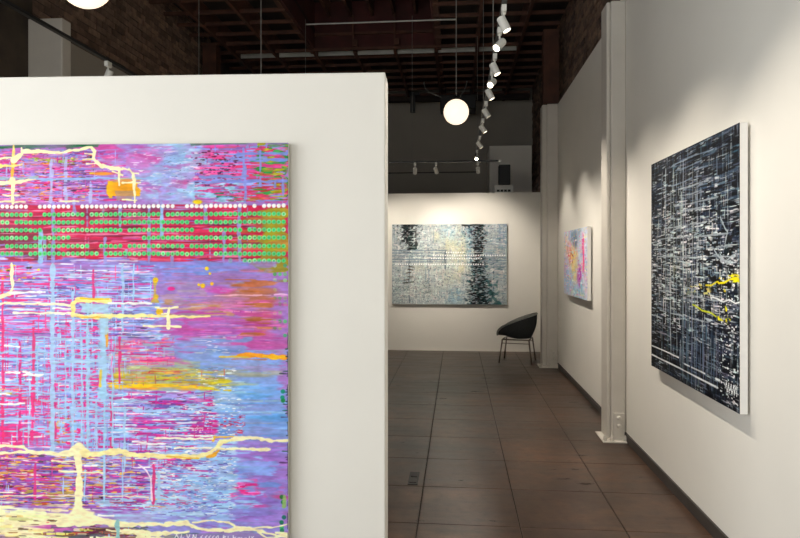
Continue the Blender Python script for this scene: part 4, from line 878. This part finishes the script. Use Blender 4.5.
# ------------------------------------------------------------------ tub chair by the far wall (opens toward -x)
def tub_chair(loc, rz):
    root = empty('tub_chair', loc, rz)
    n, m = 40, 9
    def rim(w):      # w: 0 = back (+x), pi = front
        c, s = math.cos(w), math.sin(w)
        zz = 0.40 + 0.345 * (0.5 + 0.5 * c) ** 0.5
        rx = 0.29 if c > 0 else 0.31
        return Vector((rx * c + 0.0, 0.29 * s * (1 - 0.10 * (-c if c < 0 else 0)), zz))
    def bot(w):
        c, s = math.cos(w), math.sin(w); return Vector((0.17 * c + 0.03, 0.19 * s, 0.372 + 0.015 * (-c if c < 0 else 0)))
    def shell(off, zoff):
        vs, fs = [], []
        for j in range(m):
            t = j / (m - 1)
            for i in range(n):
                w = 2 * math.pi * i / n; a, b = rim(w), bot(w)
                p = b.lerp(a, t); bulge = math.sin(t * math.pi) * 0.03
                d = Vector((p.x, p.y, 0)); d = d.normalized() if d.length > 0 else d
                p = p + d * (bulge + off); p.z += zoff * (1 - t); vs.append(p)
        for j in range(m - 1):
            for i in range(n): fs.append((j * n + i, j * n + (i + 1) % n, (j + 1) * n + (i + 1) % n, (j + 1) * n + i))
        fs.append(tuple(reversed(range(n))))
        return vs, fs
    v, f = shell(0.006, 0); MB().add(v, f).build('shell', M['shell'], root, True)
    v, f = shell(-0.012, 0.02); MB().add(v, [tuple(reversed(q)) for q in f]).build('seat_lining', M['seat'], root, True)
    ring = MB(); pts = [rim(2 * math.pi * i / n) for i in range(n + 1)]
    ring.tube(pts, 0.017, 8, False).build('rim', M['seat'], root, True)
    for sx, sy in ((-1, -1), (-1, 1), (1, -1), (1, 1)):
        top = Vector((sx * 0.20, sy * 0.20, 0.36)); foot = Vector((sx * 0.245, sy * 0.235, 0.0))
        MB().tube([top, foot], 0.011, 8).build('leg', M['steel'], root, True)
    fr = MB(); cs = [(-.2, -.2, .355), (.2, -.2, .355), (.2, .2, .355), (-.2, .2, .355), (-.2, -.2, .355)]
    for a_, b_ in zip(cs[:-1], cs[1:]): fr.tube([a_, b_], 0.010, 8)
    fr.build('seat_frame', M['steel'], root, True)
    for sy in (-1, 1): MB().tube([(-0.207, sy * 0.206, 0.30), (0.207, sy * 0.206, 0.30)], 0.006, 6).build('stretcher', M['steel'], root, True)
    tag(root, 'charcoal tub chair on thin steel legs by the far wall', 'chair')
tub_chair((0.935, 9.80, 0.0), math.radians(-14))

# ------------------------------------------------------------------ pendant globes
def pendant(p, r, ztop, label):
    root = empty('globe_pendant', (p.x, p.y, p.z - r))
    prof = [(max(1e-3, r * math.sin(t)), r - r * math.cos(t)) for t in np.linspace(0.03, math.pi - 0.03, 22)]
    MB().lathe(prof, 32).build('globe', M['globe'], root, True)
    MB().lathe([(0.045, 2 * r - 0.012), (0.045, 2 * r + 0.02), (0.012, 2 * r + 0.045)], 16).build('cap', M['black'], root, True)
    MB().tube([(0, 0, 2 * r + 0.04), (0, 0, ztop - (p.z - r))], 0.006, 6).build('cord', M['cord'], root)
    tag(root, label, 'lamp')
pendant(at_d(456.2, 112, 7.7), 0.155, 5.2, 'lit white globe pendant hanging before the dark loft')
pendant(at_d(84.5, -19, 3.7), 0.155, 5.2, 'lit white globe pendant hanging over the display wall')
pendant(on_z(261, 108, 3.4) if False else at_d(261, 106, 7.4), 0.155, 5.2, 'globe pendant hidden behind the display wall with only its cord showing')

# ------------------------------------------------------------------ track lighting
ZT = 3.25; XT = 0.305
def track(name, a, b, label, hang):
    root = empty(name, ((a[0] + b[0]) / 2, (a[1] + b[1]) / 2, a[2]))
    o = Vector(root.location); A, B = Vector(a) - o, Vector(b) - o
    dx, dy = abs(A.x - B.x), abs(A.y - B.y)
    hw = 0.017
    MB().box(min(A.x, B.x) - (hw if dx < .01 else 0), min(A.y, B.y) - (hw if dy < .01 else 0), 0, max(A.x, B.x) + (hw if dx < .01 else 0), max(A.y, B.y) + (hw if dy < .01 else 0), 0.022).build('rail', M['black'], root)
    for h in hang:
        p = Vector(a).lerp(Vector(b), h) - o
        MB().tube([(p.x, p.y, 0.02), (p.x, p.y, 5.2 - o.z)], 0.004, 6).build('suspension_cord', M['pipe'], root)
    for p in (A, B):
        MB().box(p.x - 0.02, p.y - 0.02, -0.004, p.x + 0.02, p.y + 0.02, 0.026).build('end_cap', M['white_metal'] if name == 'cross_track' else M['black'], root)
    return tag(root, label, 'light track')
track('light_track', (XT, 2.6, ZT), (XT, 10.2, ZT), 'long black light track running down the room beside the globe pendant', (0.16, 0.36, 0.62, 0.9))
pa = on_y(388, 163, 9.25); pb = on_y(500, 161.6, 9.25); ZX = (pa.z + pb.z) / 2
track('cross_track', (-2.6, 9.25, ZX), (pb.x, 9.25, ZX), 'black light track crossing in front of the loft', (0.1, 0.6))
track('light_track', (-2.92, 2.2, ZT), (-2.92, 9.0, ZT), 'black light track running along the dark brick wall', (0.2, 0.684))

def spotlight(mount, target, label, power=60, lit=True, cone=56, blend=0.6, group=None, drop=0.085, lens=None):
    """track head: adapter under the rail, stem, cylinder with a recessed lens, its own light"""
    root = empty('track_spotlight', mount)
    MB().box(-0.016, -0.034, -0.045, 0.016, 0.034, -0.0005).build('adapter', M['white_metal'], root, bevel=0.003)
    MB().tube([(0, 0, -0.045), (0, 0, -drop - 0.02)], 0.007, 8).build('stem', M['white_metal'], root)
    piv = Vector((0, 0, -drop - 0.035)); d = (Vector(target) - Vector(mount) - piv).normalized()
    R = d.to_track_quat('Z', 'Y').to_matrix().to_4x4(); Mx = Matrix.Translation(piv) @ R
    r, l = 0.029, 0.10
    MB().lathe([(0.008, -0.05), (r * 0.9, -0.05), (r, -0.044), (r, l - 0.05), (r * 0.9, l - 0.05), (r * 0.86, l - 0.060), (0.004, l - 0.060)], 20, Mx).build('lamp_body', M['white_metal'], root)
    MB().lathe([(0.002, l - 0.0595), (r * 0.82, l - 0.0595), (r * 0.8, l - 0.055), (0.002, l - 0.053)], 16, Mx).build('lens', lens or (M['lens'] if lit else M['lens_off']), root)
    if lit and power:
        ld = bpy.data.lights.new('spot_beam', 'SPOT'); ld.energy = power; ld.color = (1.0, 0.91, 0.79)
        ld.spot_size = math.radians(cone); ld.spot_blend = blend; ld.shadow_soft_size = 0.02
        lo = bpy.data.objects.new('spot_beam', ld); COL.objects.link(lo); lo.parent = root
        lo.location = piv + d * (l - 0.035); lo.rotation_euler = d.to_track_quat('-Z', 'Y').to_euler()
    return tag(root, label, 'spotlight', group)
nY, fY, nzb, nzt = npb
vs_ = [8, 30, 56, 71, 83, 103, 120, 137, 151]
tg = [(XW, 3.9, 0.6), (-1.2, 3.0, 1.2), (XW, 4.8, 0.6), (-0.9, 3.1, 1.3), (XW, 6.0, 0.8), (XW, 6.9, 1.2), (XW, 7.45, 1.55), (XW, 8.6, 1.55), (-0.6, 6.0, 1.0)]
pw = [95, 90, 82, 90, 125, 85, 62, 62, 75]
tags = ['aimed at the navy painting', 'facing the display wall', 'over the navy painting', 'shining at the display wall', 'aimed at the near column', 'aimed past the near column', 'aimed at the pastel painting', 'over the pastel painting', 'at the track end']
for k, v in enumerate(vs_):
    Y = 624 * (ZT - CZ) / (HORIZON - v) * CY_ + XT * SY_
    n = ['first', 'second', 'third', 'fourth', 'fifth', 'sixth', 'seventh', 'eighth', 'ninth'][8 - k]
    spotlight((XT, Y, ZT), tg[k], 'track spotlight %s, %s from the loft on the long track' % (tags[k], n), pw[k], True, [98, 70, 94, 70, 90, 70, 66, 66, 80][k], [1.0, .8, 1.0, .8, 1.0, 1.0, .8, .8, 1.0][k], 'spotlights on the long track')
spotlight((XT, 3.0, ZT), (XW, 2.6, 0.6), 'white track spotlight at the window end of the long track', 85, True, 98, 1.0, 'spotlights on the long track')
for k, (u, xt) in enumerate(((415, -0.75), (436, 0.15), (478, 0.45))):
    p = on_y(u, 161, 9.25)
    spotlight((p.x, 9.25, ZX), (xt, YF, 1.65), 'white track spotlight, %s from the brick wall on the cross track' % ['third', 'second', 'first'][k], [78, 78, 56][k], True, 78, 0.75, 'spotlights on the cross track', lens=M['lens_off'])
spotlight((-1.7, 9.25, ZX), (-1.6, YF, 1.6), 'added unseen white track spotlight, fourth from the brick wall on the cross track', 60, True, 78, 0.75, 'spotlights on the cross track')  # extra head added out of view to brighten the far room
spotlight((-2.92, 5.0, ZT), (XL, 5.2, 0.8), 'white track spotlight above the display wall on the track along the brick', 100, True, 70, 0.5)
for k in range(3): spotlight((-2.92, 6.1 + 1.1 * k, ZT), (XL, 6.1 + 1.1 * k, 0.8), 'added white track spotlight, unseen behind the display wall, %s along the brick side track' % ['first', 'middle', 'last'][k], 140, True, 70, 0.5, 'added bounce spotlights on the brick side track')  # unseen heads added so their bounce lifts the far room

# ------------------------------------------------------------------ things on the loft
a = on_y(494.5, 185, 11.1); b = on_y(513.5, 192, 11.1)
bxr = empty('equipment_box', ((a.x + b.x) / 2, 11.1, 2.68))
hx = (b.x - a.x) / 2
MB().box(-hx, 0, 0, hx, 0.3, a.z - 2.68).build('housing', M['white_metal'], bxr, bevel=0.006)
for k in range(4): MB().box(-hx * 0.75 + k * hx * 0.38, -0.004, 0.085, -hx * 0.75 + k * hx * 0.38 + hx * 0.3, 0, 0.125).build('vent_slot', M['black'], bxr)
tag(bxr, 'small white equipment box under the black loudspeaker on the loft', 'box')
a2 = on_y(499, 164.5, 11.12); b2 = on_y(510.5, 185, 11.12)
spk = empty('loudspeaker', ((a2.x + b2.x) / 2, 11.12, a.z))
hs = (b2.x - a2.x) / 2; hh = a2.z - a.z
MB().box(-hs, 0, 0.0005, hs, 0.22, hh).build('cabinet', M['black'], spk, bevel=0.012)
MB().box(-hs * 0.86, -0.006, 0.02, hs * 0.86, 0, hh - 0.02).build('grille', M['black'], spk)
tag(spk, 'black loudspeaker standing on the white box on the loft', 'loudspeaker')
a = on_y(440, 95, 12.0); b = on_y(476, 108, 12.0)
un = empty('heater_unit', ((a.x + b.x) / 2, 12.0, b.z))
hw_ = (b.x - a.x) / 2
MB().box(-hw_, 0, 0, hw_, 0.5, a.z - b.z).build('housing', M['black'], un, bevel=0.01)
for sx in (-0.7, 0.7): MB().tube([(hw_ * sx, 0.25, a.z - b.z), (hw_ * sx, 0.25, 5.2 - b.z)], 0.01, 6).build('hanger_rod', M['black'], un)
cb = MB(); q = [on_y(u, v, 11.95) - Vector(un.location) for u, v in ((424, 82), (425, 88), (429, 92), (436, 95), (441, 97))]; cb.tube(q, 0.012, 6).build('cable', M['pipe'], un)
cb = MB(); q = [on_y(u, v, 11.95) - Vector(un.location) for u, v in ((467, 81), (466, 86), (464, 91), (460, 96))]; cb.tube(q, 0.012, 6).build('cable', M['pipe'], un)
tag(un, 'black ceiling unit with hanging cables behind the globe pendant', 'heater')
a = on_y(409, 97, 12.85)
brk = MB().box(-0.05, 0, -0.24, 0.05, 0.1, 0.12).box(-0.14, 0, 0.1, 0.14, 0.1, 0.16).build('beam_bracket', M['black']); brk.location = (a.x + 0.08, 12.78, 4.84)
tag(brk, 'black bracket under the rear roof beam', 'bracket')

# ------------------------------------------------------------------ floor outlet plate
p = on_z(414, 477.5, 0.0)
fo = empty('floor_outlet', (p.x, p.y, 0.0), math.radians(0))
MB().box(-0.036, -0.15, 0.0005, 0.036, 0.11, 0.004).build('cover_plate', M['plate'], fo, bevel=0.0015)
for y0 in (-0.12, 0.0): MB().box(-0.024, y0, 0.004, 0.024, y0 + 0.085, 0.007).build('outlet_lid', M['plate'], fo)
tag(fo, 'dark metal outlet plate set in the concrete floor', 'floor outlet')
